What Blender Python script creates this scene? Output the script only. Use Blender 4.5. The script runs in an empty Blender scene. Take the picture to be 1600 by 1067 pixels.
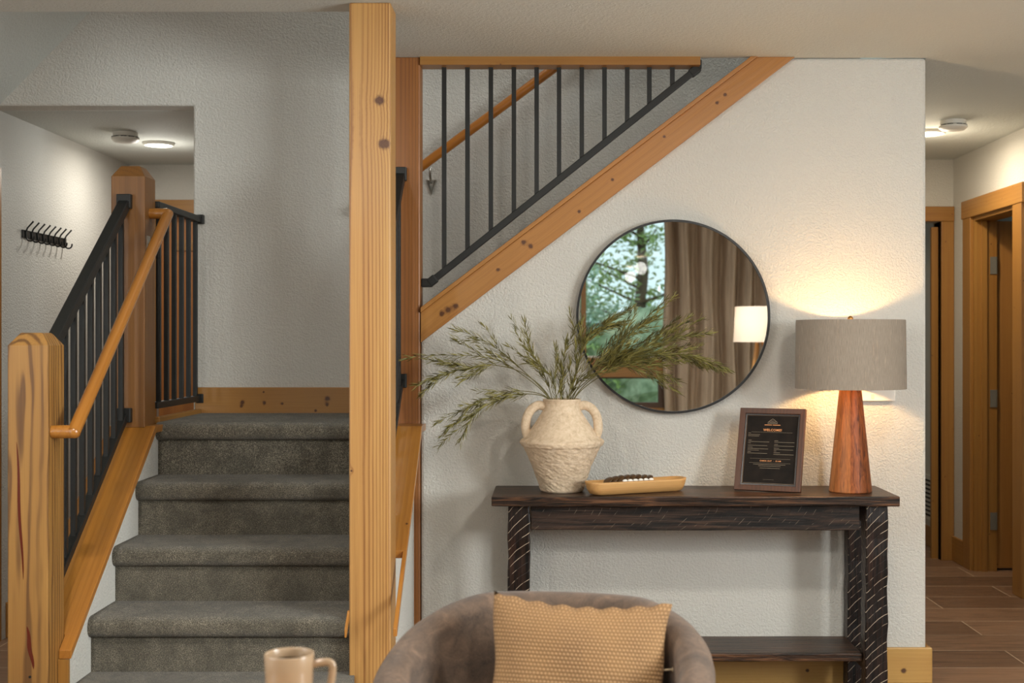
import bpy, bmesh, math, random
from mathutils import Vector, Matrix, Euler
PI = math.pi
random.seed(7)
sc = bpy.context.scene
C = sc.collection

# ------------------------------------------------------------------ camera, world, light, exposure
F = 2000.0            # focal length in pixels of the 1600 px wide frame
CH = 1.33             # eye height
cd = bpy.data.cameras.new('camera')
cam = bpy.data.objects.new('camera', cd); C.objects.link(cam)
cam.location = (0, 0, CH)
cam.rotation_euler = (PI/2, 0, 0)
cd.sensor_width = 36; cd.sensor_fit = 'HORIZONTAL'
cd.lens = 36*F/1600
cd.shift_x = -60/1600
cd.clip_start = .05; cd.clip_end = 200
cd.dof.use_dof = True; cd.dof.focus_distance = 4.8; cd.dof.aperture_fstop = 4.0
sc.camera = cam
sc.view_settings.view_transform = 'Standard'
sc.view_settings.look = 'None'
sc.view_settings.exposure = 0.0
sc.view_settings.gamma = 1
sc.view_settings.use_curve_mapping = False
world = bpy.data.worlds.new('world'); sc.world = world
world.use_nodes = True
bg = world.node_tree.nodes['Background']
bg.inputs[0].default_value = (.64, .86, .90, 1)
bg.inputs[1].default_value = 1.45

def area(name, loc, target, sx, sy, power, col, parent=None, shape='RECTANGLE', spread=PI):
    l = bpy.data.lights.new(name, 'AREA'); l.shape = shape; l.size = sx; l.size_y = sy
    l.energy = power; l.color = col; l.spread = spread
    o = bpy.data.objects.new(name, l); C.objects.link(o)
    d = Vector(target)-Vector(loc)
    o.rotation_euler = d.to_track_quat('-Z', 'Y').to_euler()
    if parent: o.parent = parent; o.location = Vector(loc)-parent.location
    else: o.location = loc
    return o
def point(name, loc, power, col, r=.04, parent=None):
    l = bpy.data.lights.new(name, 'POINT'); l.energy = power; l.color = col; l.shadow_soft_size = r
    o = bpy.data.objects.new(name, l); C.objects.link(o)
    o.location = Vector(loc)-(parent.location if parent else Vector())
    if parent: o.parent = parent
    return o
WARM = (1, .86, .66); NEUT = (1, .96, .88); COOL = (.92, .98, 1)
# daylight lamps; the left one is added fill, the upstairs one has no window
area('daylight_right', (3.62, 1.45, 1.65), (-.4, 5.4, 1.7), 1.5, 1.1, 230, COOL)
area('daylight_left_fill', (-3.95, 1.2, 1.75), (0, 3.6, 1.2), 2.2, 1.3, 100, COOL)
area('daylight_upstairs', (.6, 4.4, 4.6), (-1.3, 5.5, 2.2), 1.6, .8, 24, COOL)  # unseen lamp inside the closed upper floor, lights the stairwell wall

# ------------------------------------------------------------------ helpers
def s2l(c):
    def f(v):
        v /= 255.0
        return v/12.92 if v <= .04045 else ((v+.055)/1.055)**2.4
    return (f(c[0]), f(c[1]), f(c[2]), 1)
def P(u, v, d):
    return Vector(((u-860)*d/F, d, CH+(533-v)*d/F))
def label(o, text, cat, group=None):
    o['label'] = text; o['category'] = cat
    if group: o['group'] = group
    return o
def thing(name, text, cat, loc=(0, 0, 0), rot=(0, 0, 0), group=None):
    o = bpy.data.objects.new(name, None); C.objects.link(o)
    o.location = loc; o.rotation_euler = rot; o.empty_display_size = .05
    return label(o, text, cat, group)
def obj(name, bm, mat, parent=None, world=True, smooth=False, bevel=0, base=None, segs=2, autos=None):
    """bm in world coordinates; parent's location (or base) is subtracted unless world is False"""
    org = Vector((0, 0, 0))
    if parent is not None and world:
        p = parent
        while p is not None: org += Vector(p.location); p = p.parent
    if base is not None: org = Vector(base)
    if world or base is not None:
        bmesh.ops.translate(bm, verts=bm.verts, vec=-org)
    bmesh.ops.recalc_face_normals(bm, faces=bm.faces)
    me = bpy.data.meshes.new(name); bm.to_mesh(me); bm.free()
    if mat: me.materials.append(mat)
    if smooth:
        for p in me.polygons: p.use_smooth = True
    o = bpy.data.objects.new(name, me); C.objects.link(o)
    if parent is not None:
        o.parent = parent
        if base is not None: o.location = Vector(base)-Vector(parent.location)
    elif base is not None: o.location = base
    if bevel:
        m = o.modifiers.new('bevel', 'BEVEL'); m.width = bevel; m.segments = segs; m.limit_method = 'ANGLE'
        m.angle_limit = math.radians(40)
    if autos:
        for p in me.polygons: p.use_smooth = True
        m = o.modifiers.new('split', 'EDGE_SPLIT'); m.split_angle = math.radians(autos)
    return o
def struct(name, bm, mat, text=None, **k):
    o = obj(name, bm, mat, **k); o['kind'] = 'structure'
    if text: o['label'] = text
    return o
def box(bm, x0, x1, y0, y1, z0, z1, M=None):
    vs = [bm.verts.new(Vector((x, y, z)) if M is None else M @ Vector((x, y, z)))
          for x in (x0, x1) for y in (y0, y1) for z in (z0, z1)]
    for f in ((0, 1, 3, 2), (4, 6, 7, 5), (0, 4, 5, 1), (2, 3, 7, 6), (0, 2, 6, 4), (1, 5, 7, 3)):
        bm.faces.new([vs[i] for i in f])
    return bm
def B(*a):
    bm = bmesh.new()
    return box(bm, *a) if a else bm
def prism(bm, pts, axis, a, b):
    """polygon pts extruded along axis from a to b. axis X: pts (y,z); Y: (x,z); Z: (x,y)"""
    def mk(p, t):
        return {'X': (t, p[0], p[1]), 'Y': (p[0], t, p[1]), 'Z': (p[0], p[1], t)}[axis]
    A = [bm.verts.new(mk(p, a)) for p in pts]; Bv = [bm.verts.new(mk(p, b)) for p in pts]
    n = len(pts)
    bm.faces.new(A); bm.faces.new(Bv[::-1])
    for i in range(n):
        bm.faces.new([A[i], Bv[i], Bv[(i+1) % n], A[(i+1) % n]])
    return bm
def lathe(bm, prof, cx, cy, n=48, sq=1.0, jit=None, cap=True):
    rings = []
    for (r, z) in prof:
        ring = []
        for i in range(n):
            a = 2*PI*i/n
            rr = r*(1+(jit(a, z) if jit else 0))
            ring.append(bm.verts.new((cx+rr*math.cos(a), cy+rr*math.sin(a)*sq, z)))
        rings.append(ring)
    for k in range(len(rings)-1):
        for i in range(n):
            bm.faces.new([rings[k][i], rings[k][(i+1) % n], rings[k+1][(i+1) % n], rings[k+1][i]])
    if cap and prof[0][0] > 0: bm.faces.new(rings[0][::-1])
    if cap and prof[-1][0] > 0: bm.faces.new(rings[-1])
    return bm
def tube(bm, pts, rad, n=8, cap=True, flat=1.0, up=None):
    pts = [Vector(p) for p in pts]
    rads = rad if isinstance(rad, (list, tuple)) else [rad]*len(pts)
    rings = []; prev = None
    for i, p in enumerate(pts):
        t = (pts[min(i+1, len(pts)-1)]-pts[max(i-1, 0)]).normalized()
        if prev is None:
            ref = up or (Vector((0, 0, 1)) if abs(t.z) < .9 else Vector((1, 0, 0)))
            a = t.cross(ref).normalized()
        else:
            a = (prev-t*prev.dot(t)).normalized()
        b = t.cross(a).normalized(); prev = a
        rings.append([bm.verts.new(p+(a*math.cos(2*PI*k/n)+b*math.sin(2*PI*k/n)*flat)*rads[i]) for k in range(n)])
    for j in range(len(rings)-1):
        for k in range(n):
            bm.faces.new([rings[j][k], rings[j][(k+1) % n], rings[j+1][(k+1) % n], rings[j+1][k]])
    if cap:
        bm.faces.new(rings[0][::-1]); bm.faces.new(rings[-1])
    return bm
def bar(bm, a, b, w, h, up=(0, 0, 1)):
    """square bar from a to b, w across, h along 'up'"""
    a, b = Vector(a), Vector(b); t = (b-a).normalized(); u = Vector(up)
    s = t.cross(u).normalized(); u = s.cross(t).normalized()
    v = []
    for p in (a, b):
        for i, j in ((-1, -1), (1, -1), (1, 1), (-1, 1)):
            v.append(bm.verts.new(p+s*w/2*i+u*h/2*j))
    for f in ((0, 1, 2, 3), (7, 6, 5, 4), (0, 4, 5, 1), (1, 5, 6, 2), (2, 6, 7, 3), (3, 7, 4, 0)):
        bm.faces.new([v[i] for i in f])
    return bm
def spline(pts, n=40):
    pts = [Vector(p) for p in pts]; q = [pts[0]]+pts+[pts[-1]]; out = []
    m = len(pts)-1
    for i in range(n+1):
        t = i/n*m; k = min(int(t), m-1); f = t-k
        a, b, c, d = q[k], q[k+1], q[k+2], q[k+3]
        out.append(.5*((2*b)+(c-a)*f+(2*a-5*b+4*c-d)*f*f+(3*b-a-3*c+d)*f**3))
    return out

# ------------------------------------------------------------------ materials
class NT:
    def __init__(s, name):
        s.m = bpy.data.materials.new(name); s.m.use_nodes = True
        s.t = s.m.node_tree; s.b = s.t.nodes['Principled BSDF']
    def n(s, typ, **kw):
        nd = s.t.nodes.new(typ)
        for k, v in kw.items(): setattr(nd, k, v)
        return nd
    def l(s, a, b): s.t.links.new(a, b)
    def math(s, op, a, b=None, c=None, clamp=False):
        nd = s.n('ShaderNodeMath', operation=op, use_clamp=clamp)
        for i, x in enumerate((a, b, c)):
            if x is None: continue
            if isinstance(x, (int, float)): nd.inputs[i].default_value = x
            else: s.l(x, nd.inputs[i])
        return nd.outputs[0]
    def vm(s, op, a, b=None):
        nd = s.n('ShaderNodeVectorMath', operation=op)
        for i, x in enumerate((a, b)):
            if x is None: continue
            if isinstance(x, (tuple, list, Vector)): nd.inputs[i].default_value = x
            else: s.l(x, nd.inputs[i])
        return nd.outputs[1] if op in ('LENGTH', 'DISTANCE') else nd.outputs[0]
    def mix(s, f, a, b, mode='MIX'):
        nd = s.n('ShaderNodeMix', data_type='RGBA', blend_type=mode)
        for i, x in ((0, f), (6, a), (7, b)):
            if isinstance(x, (int, float)): nd.inputs[i].default_value = x
            elif isinstance(x, tuple): nd.inputs[i].default_value = x
            else: s.l(x, nd.inputs[i])
        return nd.outputs[2]
    def ramp(s, f, stops):
        nd = s.n('ShaderNodeValToRGB'); e = nd.color_ramp.elements
        while len(e) < len(stops): e.new(.5)
        for i, (p, c) in enumerate(stops):
            e[i].position = p; e[i].color = c if len(c) == 4 else (*c, 1)
        s.l(f, nd.inputs[0]); return nd.outputs[0]
    def noise(s, vec, scale, detail=2, rough=.5, dist=0):
        nd = s.n('ShaderNodeTexNoise'); nd.inputs['Scale'].default_value = scale
        nd.inputs['Detail'].default_value = detail; nd.inputs['Roughness'].default_value = rough
        nd.inputs['Distortion'].default_value = dist
        if vec is not None: s.l(vec, nd.inputs['Vector'])
        return nd.outputs[0]
    def bump(s, h, strength=.3, dist=.01):
        nd = s.n('ShaderNodeBump'); nd.inputs['Strength'].default_value = strength
        nd.inputs['Distance'].default_value = dist
        s.l(h, nd.inputs['Height']); s.l(nd.outputs[0], s.b.inputs['Normal'])
    def obj(s, rnd=False):
        o = s.n('ShaderNodeTexCoord').outputs['Object']
        if rnd:
            r = s.n('ShaderNodeObjectInfo').outputs['Random']
            k = s.n('ShaderNodeCombineXYZ')
            for i in range(3): s.l(s.math('MULTIPLY', r, 3.7+i), k.inputs[i])
            o = s.vm('ADD', o, k.outputs[0])
        return o
def plain(name, col, rough=.5, metal=0, spec=.5, emis=None, es=0, coat=0):
    t = NT(name); t.b.inputs['Base Color'].default_value = s2l(col)
    t.b.inputs['Roughness'].default_value = rough; t.b.inputs['Metallic'].default_value = metal
    t.b.inputs['Specular IOR Level'].default_value = spec
    t.b.inputs['Coat Weight'].default_value = coat
    if emis: t.b.inputs['Emission Color'].default_value = s2l(emis); t.b.inputs['Emission Strength'].default_value = es
    return t.m
WT = (.81, .80, .64)
def wood(name, light, mid, dark, axis='Z', period=.009, knots=(), rough=.42, rnd=True, ang=0, squash=.06,
         dist=3.0, streak=.25, coat=.15, center=(.13, .09), knotcol=(70, 32, 10), autoknots=0, con=.6, dsc=.12):
    """softwood: growth rings about an axis beside the board; knots are (x,y,z,r) in object coordinates"""
    tone = lambda c: (c[0]*WT[0], c[1]*WT[1], c[2]*WT[2])
    light, mid, dark = tone(light), tone(mid), tone(dark)
    t = NT(name)
    o = t.obj(); o0 = o
    if rnd: o = t.obj(True)
    mp = t.n('ShaderNodeMapping')
    if axis == 'X': mp.inputs['Rotation'].default_value = (0, -PI/2+ang, 0)
    elif axis == 'Y': mp.inputs['Rotation'].default_value = (PI/2-ang, 0, 0)
    t.l(o, mp.inputs['Vector'])
    m2 = t.n('ShaderNodeMapping'); m2.inputs['Location'].default_value = (*center, 0)
    m2.inputs['Scale'].default_value = (1, 1, squash)
    t.l(mp.outputs[0], m2.inputs['Vector'])
    K = None
    ko = t.vm('ADD', o0, t.vm('SCALE', t.n('ShaderNodeTexNoise').outputs[1], None)) if False else o0
    if knots: kn_ = t.math('MULTIPLY', t.math('SUBTRACT', t.noise(o0, 60, 3, .6), .5), .9)
    for (x, y, z, r) in knots:
        d = t.math('MULTIPLY', t.vm('DISTANCE', ko, (x, y, z)), t.math('ADD', 1, kn_))
        k = t.math('DIVIDE', r, t.math('ADD', d, r*.35))
        K = k if K is None else t.math('ADD', K, k)
    if autoknots:
        vo = t.n('ShaderNodeTexVoronoi'); vo.inputs['Scale'].default_value = autoknots
        vo.voronoi_dimensions = '2D'
        sp_ = t.n('ShaderNodeSeparateXYZ'); cb_ = t.n('ShaderNodeCombineXYZ'); t.l(o, sp_.inputs[0])
        ia, ib, ic = {'Z': (0, 1, 2), 'X': (1, 2, 0), 'Y': (0, 2, 1)}[axis]
        t.l(t.math('ADD', sp_.outputs[ia], sp_.outputs[ib]), cb_.inputs[0]); t.l(sp_.outputs[ic], cb_.inputs[1])
        t.l(cb_.outputs[0], vo.inputs['Vector'])
        d = t.math('DIVIDE', vo.outputs['Distance'], autoknots)
        k = t.math('DIVIDE', .0055, t.math('ADD', d, .002))
        K = k if K is None else t.math('ADD', K, k)
    w = t.n('ShaderNodeTexWave', wave_type='RINGS', rings_direction='Z')
    w.inputs['Scale'].default_value = .314/period
    w.inputs['Distortion'].default_value = dist; w.inputs['Detail'].default_value = 2
    w.inputs['Detail Scale'].default_value = dsc; w.inputs['Detail Roughness'].default_value = .45
    t.l(m2.outputs[0], w.inputs['Vector'])
    if K is not None:
        t.l(t.math('MULTIPLY', K, 5.0), w.inputs['Phase Offset'])
    mv = t.noise(m2.outputs[0], 22, 2)
    wf = t.math('MULTIPLY', t.ramp(w.outputs[1], [(0, (0, 0, 0)), (.5, (.08, .08, .08)), (.85, (.75, .75, .75)), (1, (1, 1, 1))]),
                t.math('MULTIPLY', t.ramp(mv, [(.25, (.25, .25, .25)), (.7, (1, 1, 1))]), con))
    col = t.mix(wf, t.mix(t.ramp(t.noise(m2.outputs[0], 11, 2), [(.3, (0, 0, 0)), (.7, (1, 1, 1))]), s2l(light), s2l(tuple((a+b)/2 for a, b in zip(light, mid)))), s2l(dark))
    m3 = t.n('ShaderNodeMapping'); m3.inputs['Scale'].default_value = (1, 1, .012)
    t.l(mp.outputs[0], m3.inputs['Vector'])
    fs = t.noise(m3.outputs[0], 260, 3, .6)
    col = t.mix(streak, col, t.ramp(fs, [(.3, s2l(dark)), (.65, s2l(light))]))
    lo = t.noise(m2.outputs[0], 6, 2)
    col = t.mix(t.math('MULTIPLY', t.ramp(lo, [(.35, (0, 0, 0)), (.75, (1, 1, 1))]), .35), col, s2l(mid))
    if K is not None:
        f = t.ramp(K, [(.85, (0, 0, 0)), (.98, (1, 1, 1))]) if False else t.math('SMOOTH_MIN', t.math('MULTIPLY', t.math('SUBTRACT', K, .9), 2.2, clamp=True), .92, .1, clamp=True)
        col = t.mix(f, col, s2l(knotcol))
    t.l(col, t.b.inputs['Base Color'])
    t.b.inputs['Roughness'].default_value = rough
    t.b.inputs['Coat Weight'].default_value = coat; t.b.inputs['Coat Roughness'].default_value = .25
    t.bump(t.math('ADD', w.outputs[1], fs), .12, .002)
    return t.m
def drywall(name, col, scale=110, st=.75):
    t = NT(name); o = t.obj()
    n = t.noise(o, scale, 2, .5, .6); n2 = t.noise(o, 4, 2)
    t.l(t.mix(t.math('MULTIPLY', n2, .12), s2l(col), s2l(tuple(int(c*.9) for c in col))), t.b.inputs['Base Color'])
    t.b.inputs['Roughness'].default_value = .75; t.b.inputs['Specular IOR Level'].default_value = .3
    t.bump(t.ramp(n, [(.38, (0, 0, 0)), (.62, (1, 1, 1))]), st, .0022)
    return t.m
M = {}
M['wall'] = drywall('wall_paint', (203, 199, 190))
M['ceil'] = drywall('ceiling_paint', (202, 204, 197), 90, .5)
PL, PM, PD = (200, 146, 84), (178, 118, 58), (138, 82, 36)
M['fir'] = wood('fir_vertical', PL, PM, PD)
M['black'] = None
t = NT('black_metal'); t.b.inputs['Base Color'].default_value = s2l((36, 36, 34)); t.b.inputs['Roughness'].default_value = .45
t.b.inputs['Metallic'].default_value = .3
t.bump(t.noise(t.obj(), 700, 2), .5, .001); M['black'] = t.m
M['steel'] = plain('brushed_steel', (170, 165, 155), .3, 1)
M['hinge'] = plain('satin_nickel', (132, 126, 114), .45, .4)
M['white_plastic'] = plain('white_plastic', (222, 218, 208), .4)
M['dark_slot'] = plain('dark_slot', (40, 38, 36), .7)
# carpet
t = NT('carpet'); o = t.obj()
n1 = t.noise(o, 330, 3, .8); n2 = t.noise(o, 11, 4, .6, .6); n3 = t.noise(o, 70, 2, .6)
c = t.ramp(n1, [(.32, s2l((38, 34, 27))), (.5, s2l((102, 94, 79))), (.68, s2l((194, 183, 160)))])
c = t.mix(t.math('MULTIPLY', t.ramp(n2, [(.4, (0, 0, 0)), (.62, (1, 1, 1))]), .5), c, s2l((66, 61, 50)))
c = t.mix(t.math('MULTIPLY', t.ramp(n3, [(.4, (0, 0, 0)), (.65, (1, 1, 1))]), .25), c, s2l((52, 48, 40)))
t.l(c, t.b.inputs['Base Color']); t.b.inputs['Roughness'].default_value = .95
t.b.inputs['Specular IOR Level'].default_value = .1
t.b.inputs['Sheen Weight'].default_value = .25; t.b.inputs['Sheen Roughness'].default_value = .5
t.bump(t.math('ADD', n1, t.math('MULTIPLY', n3, .6)), 1.0, .006); M['carpet'] = t.m
# plank floor
t = NT('plank_floor'); o = t.obj()
br = t.n('ShaderNodeTexBrick'); br.offset = .37; br.offset_frequency = 2
br.inputs['Scale'].default_value = 1; br.inputs['Brick Width'].default_value = 1.2; br.inputs['Row Height'].default_value = .29
br.inputs['Mortar Size'].default_value = .003; br.inputs['Mortar Smooth'].default_value = .1
br.inputs['Color1'].default_value = s2l((112, 84, 64)); br.inputs['Color2'].default_value = s2l((142, 110, 86))
br.inputs['Mortar'].default_value = s2l((196, 172, 146))
t.l(o, br.inputs['Vector'])
mp = t.n('ShaderNodeMapping'); mp.inputs['Scale'].default_value = (.12, 1, 1); t.l(o, mp.inputs['Vector'])
g = t.noise(mp.outputs[0], 30, 5, .65, 1.2)
col = t.mix(.75, br.outputs['Color'], t.ramp(g, [(.3, (.45, .42, .4)), (.5, (1, 1, 1)), (.75, (1.3, 1.25, 1.2))]), 'MULTIPLY')
t.l(col, t.b.inputs['Base Color']); t.b.inputs['Roughness'].default_value = .38; M['floor'] = t.m

# ------------------------------------------------------------------ setting: room shell
ZC = 2.4375
YW = 5.0              # main wall face
YR = 5.57             # rear wall of the stairwell
# floor: hall, foyer and room
bm = B(-3.75, 3.6, -3.2, 9.8, -.12, 0)
struct('floor', bm, M['floor'], 'brown wood plank floor')
# main wall under the upper flight
SL = .7625            # slope of the stringer in the wall plane
def stz(x, z0): return z0+SL*(x+.5)
SB, ST = 1.330, 1.462     # stringer lower / upper edge at x=-.5
xb = -.5+(ZC-SB-.03)/SL
bm = B()
prism(bm, [(-.5065, 0), (1.468, 0), (1.468, ZC), (xb, ZC), (-.5065, SB+.03)], 'Y', YW, YW+.115)
struct('wall_front', bm, M['wall'], 'white textured wall below the upper stair flight', bevel=.012)
# rear stairwell wall with the foyer opening
XO = -1.554
bm = B()
prism(bm, [(-3.6, 2.355), (XO, 2.355), (XO, 0), (3.4, 0), (3.4, 5.0), (-3.6, 5.0)], 'Y', YR, YR+.12)
# the hall on the right runs through this wall, so its body stops at the hall's left side
bm.free(); bm = B()
prism(bm, [(-3.6, 2.355), (XO, 2.355), (XO, 0), (1.35, 0), (1.35, 5.0), (-3.6, 5.0)], 'Y', YR, YR+.12)
struct('wall_stairwell', bm, M['wall'], 'grey textured wall behind the stair landing', bevel=.008)
bm = B(); box(bm, 1.35, 1.468, YW+.117, 7.8, 0, ZC); box(bm, 1.35, 3.4, YR, YR+.12, ZC+.32, 5.0)
struct('wall_hall', bm, M['wall'])
# foyer
bm = B(); box(bm, -2.565, -2.445, 5.60, 7.55, 0, 2.355)
box(bm, -3.6, -2.445, 5.48, 5.60, 0, 2.355)
struct('wall_left', bm, M['wall'], 'white side wall of the foyer')
bm = B()
prism(bm, [(-2.445, 0), (-2.285, 0), (-2.285, 2.05), (-1.4, 2.05), (-1.4, 0), (1.35, 0), (1.35, 2.355), (-2.445, 2.355)], 'Y', 7.43, 7.55)
struct('wall_foyer', bm, M['wall'], 'white end wall of the foyer')
bm = B(-3.6, 1.35, YR+.12, 7.55, 2.355, 2.475)
struct('ceiling_foyer', bm, M['ceil'], 'white foyer ceiling')
# sloped soffit over the left of the stairs
bm = B(); prism(bm, [(-3.2, 2.355-.8*1.03), (-.86, 2.355+1.54*1.03), (-.98, 2.355+1.54*1.03+.05), (-3.3, 2.355-.8*1.03)], 'Y', 4.30, YR)
struct('ceiling_slope', bm, M['ceil'], 'sloped white ceiling over the stair landing')
# ceiling of the room and the hall, with the stair opening
bm = B()
prism(bm, [(-3.6, -.6), (3.4, -.6), (3.4, 9.6), (1.47, 9.6), (1.47, YW+.115), (1.47, YW), (-.66, YW), (-.66, 4.30), (-3.6, 4.30)], 'Z', ZC, ZC+.3)
struct('ceiling', bm, M['ceil'], 'white textured ceiling')
bm = B(-3.6, 3.4, -3.0, -.6, 3.3, 3.4); box(bm, -3.6, 3.4, -.6, -.5, ZC+.3, 3.4)
struct('ceiling_back', bm, M['ceil'])
# upper floor enclosure
bm = B(-3.6, 3.4, -.6, 5.69, 5.0, 5.1)
struct('ceiling_upper', bm, M['ceil'])
bm = B(); box(bm, -3.7, -3.6, 2.2, 5.69, 2.74, 5); box(bm, 3.4, 3.5, 2.2, 5.69, 2.74, 5); box(bm, -3.6, 3.4, 2.1, 2.2, 2.74, 5)
struct('wall_upper', bm, M['wall'])
# hall on the right
XR = 2.455
bm = B()
prism(bm, [(YW+.12, 0), (6.77, 0), (6.77, 2.05), (7.43, 2.05), (7.43, 0), (7.9, 0), (7.9, ZC), (YW+.12, ZC)], 'X', XR, XR+.115)
box(bm, XR, 3.5, YW, YW+.12, 0, ZC)
struct('wall_right', bm, M['wall'], 'white side wall of the hall')
bm = B()
prism(bm, [(1.468, 0), (1.6, 0), (1.6, 2.06), (2.375, 2.06), (2.375, 0), (XR, 0), (XR, ZC), (1.468, ZC)], 'Y', 7.8, 7.915)
struct('wall_end', bm, M['wall'], 'white end wall of the hall')
bm = B(2.47, 2.55, 7.915, 9.6, 0, ZC); box(bm, 1.2, 2.55, 9.6, 9.7, 0, ZC); box(bm, 1.2, 1.3, 7.915, 9.6, 0, ZC)
struct('wall_closet', bm, M['wall'])
bm = B(3.5, 3.6, 5.12, 9.6, 0, ZC); box(bm, 2.57, 3.6, 9.0, 9.1, 0, ZC)
struct('wall_bedroom', bm, M['wall'])
# room walls behind and beside the camera, with window openings
def wall_with_hole(name, axis, a, b, lo, hi, zt, h0, h1, z0, z1):
    bm = B()
    segs = [(lo, h0, 0, zt), (h1, hi, 0, zt), (h0, h1, 0, z0), (h0, h1, z1, zt)]
    for s0, s1, za, zb in segs:
        if axis == 'X': box(bm, a, b, s0, s1, za, zb)
        else: box(bm, s0, s1, a, b, za, zb)
    return struct(name, bm, M['wall'])
wall_with_hole('wall_side_right', 'X', 3.4, 3.5, -3.0, YW, 3.4, .2, 2.6, .9, 2.2)
wall_with_hole('wall_side_left', 'X', -3.7, -3.6, -3.0, 5.48, 3.4, .1, 2.5, .9, 2.2)
wall_with_hole('wall_back', 'Y', -3.12, -3.0, -3.6, 3.4, 3.4, .30, 2.75, .62, 3.1)

# ------------------------------------------------------------------ windows
glass = NT('window_glass')
glass.t.nodes.remove(glass.b)
g1 = glass.n('ShaderNodeBsdfTransparent'); g2 = glass.n('ShaderNodeBsdfGlossy'); g2.inputs['Roughness'].default_value = .01
mx = glass.n('ShaderNodeMixShader'); fr = glass.n('ShaderNodeFresnel'); fr.inputs[0].default_value = 1.5
glass.l(fr.outputs[0], mx.inputs[0]); glass.l(g1.outputs[0], mx.inputs[1]); glass.l(g2.outputs[0], mx.inputs[2])
glass.l(mx.outputs[0], glass.t.nodes['Material Output'].inputs[0])
M['glass'] = glass.m
M['trimx'] = wood('pine_trim_x', PL, PM, PD, 'X', autoknots=4, con=.35, period=.014)
M['trimz'] = wood('pine_trim_z', PL, PM, PD, 'Z', autoknots=4, con=.35, period=.014)
M['trimy'] = wood('pine_trim_y', PL, PM, PD, 'Y', autoknots=4, con=.35, period=.014)
M['window_dark'] = plain('window_frame_brown', (84, 62, 46), .5)
# back window: tall fixed light above, awning sash below
fr = struct('window_1', B(.31, .36, -3.06, -2.98, .62, 3.1), M['trimz'], 'large window reflected in the round mirror')
bm = B(.36, 2.75, -3.06, -2.95, .97, 1.165)
obj('window_rail', bm, M['trimx'], fr, world=False)
bm = B(2.70, 2.75, -3.06, -2.98, .62, 3.1); box(bm, .36, 2.7, -3.06, -2.98, 3.05, 3.1)
box(bm, .36, 2.7, -3.06, -2.96, .62, .66)
obj('window_frame', bm, M['trimz'], fr, world=False)
bm = B(.36, .40, -3.05, -2.99, .66, .97); box(bm, 1.09, 1.17, -3.05, -2.99, .66, .97)
box(bm, .40, 1.09, -3.05, -2.99, .66, .715); box(bm, .40, 1.09, -3.05, -2.99, .955, .97)
box(bm, 1.17, 2.7, -3.05, -2.99, .66, .71)
obj('sash', bm, M['window_dark'], fr, world=False)
obj('white_bead', B(.36, 2.7, -3.0, -2.97, 1.165, 1.185), M['white_plastic'], fr, world=False)
bm = B(.36, 2.7, -3.035, -3.03, 1.165, 3.05)
obj('pane', bm, M['glass'], fr, world=False)
bm = B(.40, 1.09, -3.035, -3.03, .715, .955)
obj('pane', bm, M['glass'], fr, world=False)
# side windows; the left one is unseen, added to bring in daylight
for nm, x, y0, y1 in (('window_2', 3.45, .2, 2.6), ('window_3_added', -3.65, .1, 2.5)):
    bm = B(x-.05, x+.05, y0, y0+.06, .9, 2.2); box(bm, x-.05, x+.05, y1-.06, y1, .9, 2.2)
    box(bm, x-.05, x+.05, y0+.06, y1-.06, .9, .96); box(bm, x-.05, x+.05, y0+.06, y1-.06, 2.14, 2.2)
    w = struct(nm, bm, M['trimz'])
    obj('pane', B(x-.004, x+.004, y0+.06, y1-.06, .96, 2.14), M['glass'], w, world=False)

# ------------------------------------------------------------------ baseboards and wood trim
def bb(name, b, mat, text=None): return struct(name, B(*b), mat, text, bevel=.004)
bb('baseboard_front', (-.5, 1.487, YW-.019, YW, 0, .1375), wood('baseboard_pine', (242, 194, 136), (226, 168, 106), (180, 120, 70), 'X', rnd=False, period=.02, con=.25, knots=[(P(1412, 1047, 4.981).x, 4.981, P(1412, 1047, 4.981).z, .016), (.2, 4.981, .07, .012), (.62, 4.981, .09, .01), (1.0, 4.981, .05, .01)]), 'honey pine baseboard of the main wall')
bb('baseboard_hall', (1.468, 1.487, YW, 7.8, 0, .1375), M['trimy'])
bb('baseboard_landing', (XO+.012, 1.3, YR-.02, YR, 1.01, 1.131), wood('landing_pine', (208, 150, 88), (188, 126, 68), (140, 84, 42), 'X', rnd=False, period=.02, con=.2, knots=[(P(u, v, 5.55).x, 5.55, P(u, v, 5.55).z, r_) for u, v, r_ in ((379, 628, .008), (377, 634, .004), (413, 629, .007), (441, 630, .006), (493, 641, .006), (512, 622, .010), (511, 632, .005), (412, 612, .004))]), 'knotty pine baseboard behind the carpeted landing')
bb('baseboard_left', (-2.445, -2.427, 5.74, 7.43, 0, .16), M['trimy'])
bb('baseboard_right', (XR-.018, XR, 7.57, 7.8, 0, .15), M['trimy'])
bb('baseboard_closet', (2.452, 2.47, 7.95, 9.6, 0, .13), M['trimy'])
cas = struct('trim_1', B(-2.50, -2.440, 5.602, 5.69, 0, 2.1), M['trimz'], 'pine casing at the left edge of the foyer')

# hall end doorway (door_1)
d1 = struct('door_1', B(2.375, 2.395, 7.78, 7.93, 0, 2.06), M['trimz'], 'open doorway with pine casing at the end of the hall')
bm = B(2.375, 2.453, 7.775, 7.8, 0, 2.06); obj('casing', bm, M['trimz'], d1, world=False, bevel=.003)
bm = B(1.5, 2.453, 7.77, 7.8, 2.06, 2.15); obj('head_casing', bm, M['trimx'], d1, world=False, bevel=.003)
bm = B(2.335, 2.375, 7.84, 7.87, 0, 2.03); obj('door_stop', bm, M['trimz'], d1, world=False)
bm = B(1.522, 1.6, 7.775, 7.8, 0, 2.06); obj('casing', bm, M['trimz'], d1, world=False)
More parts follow.
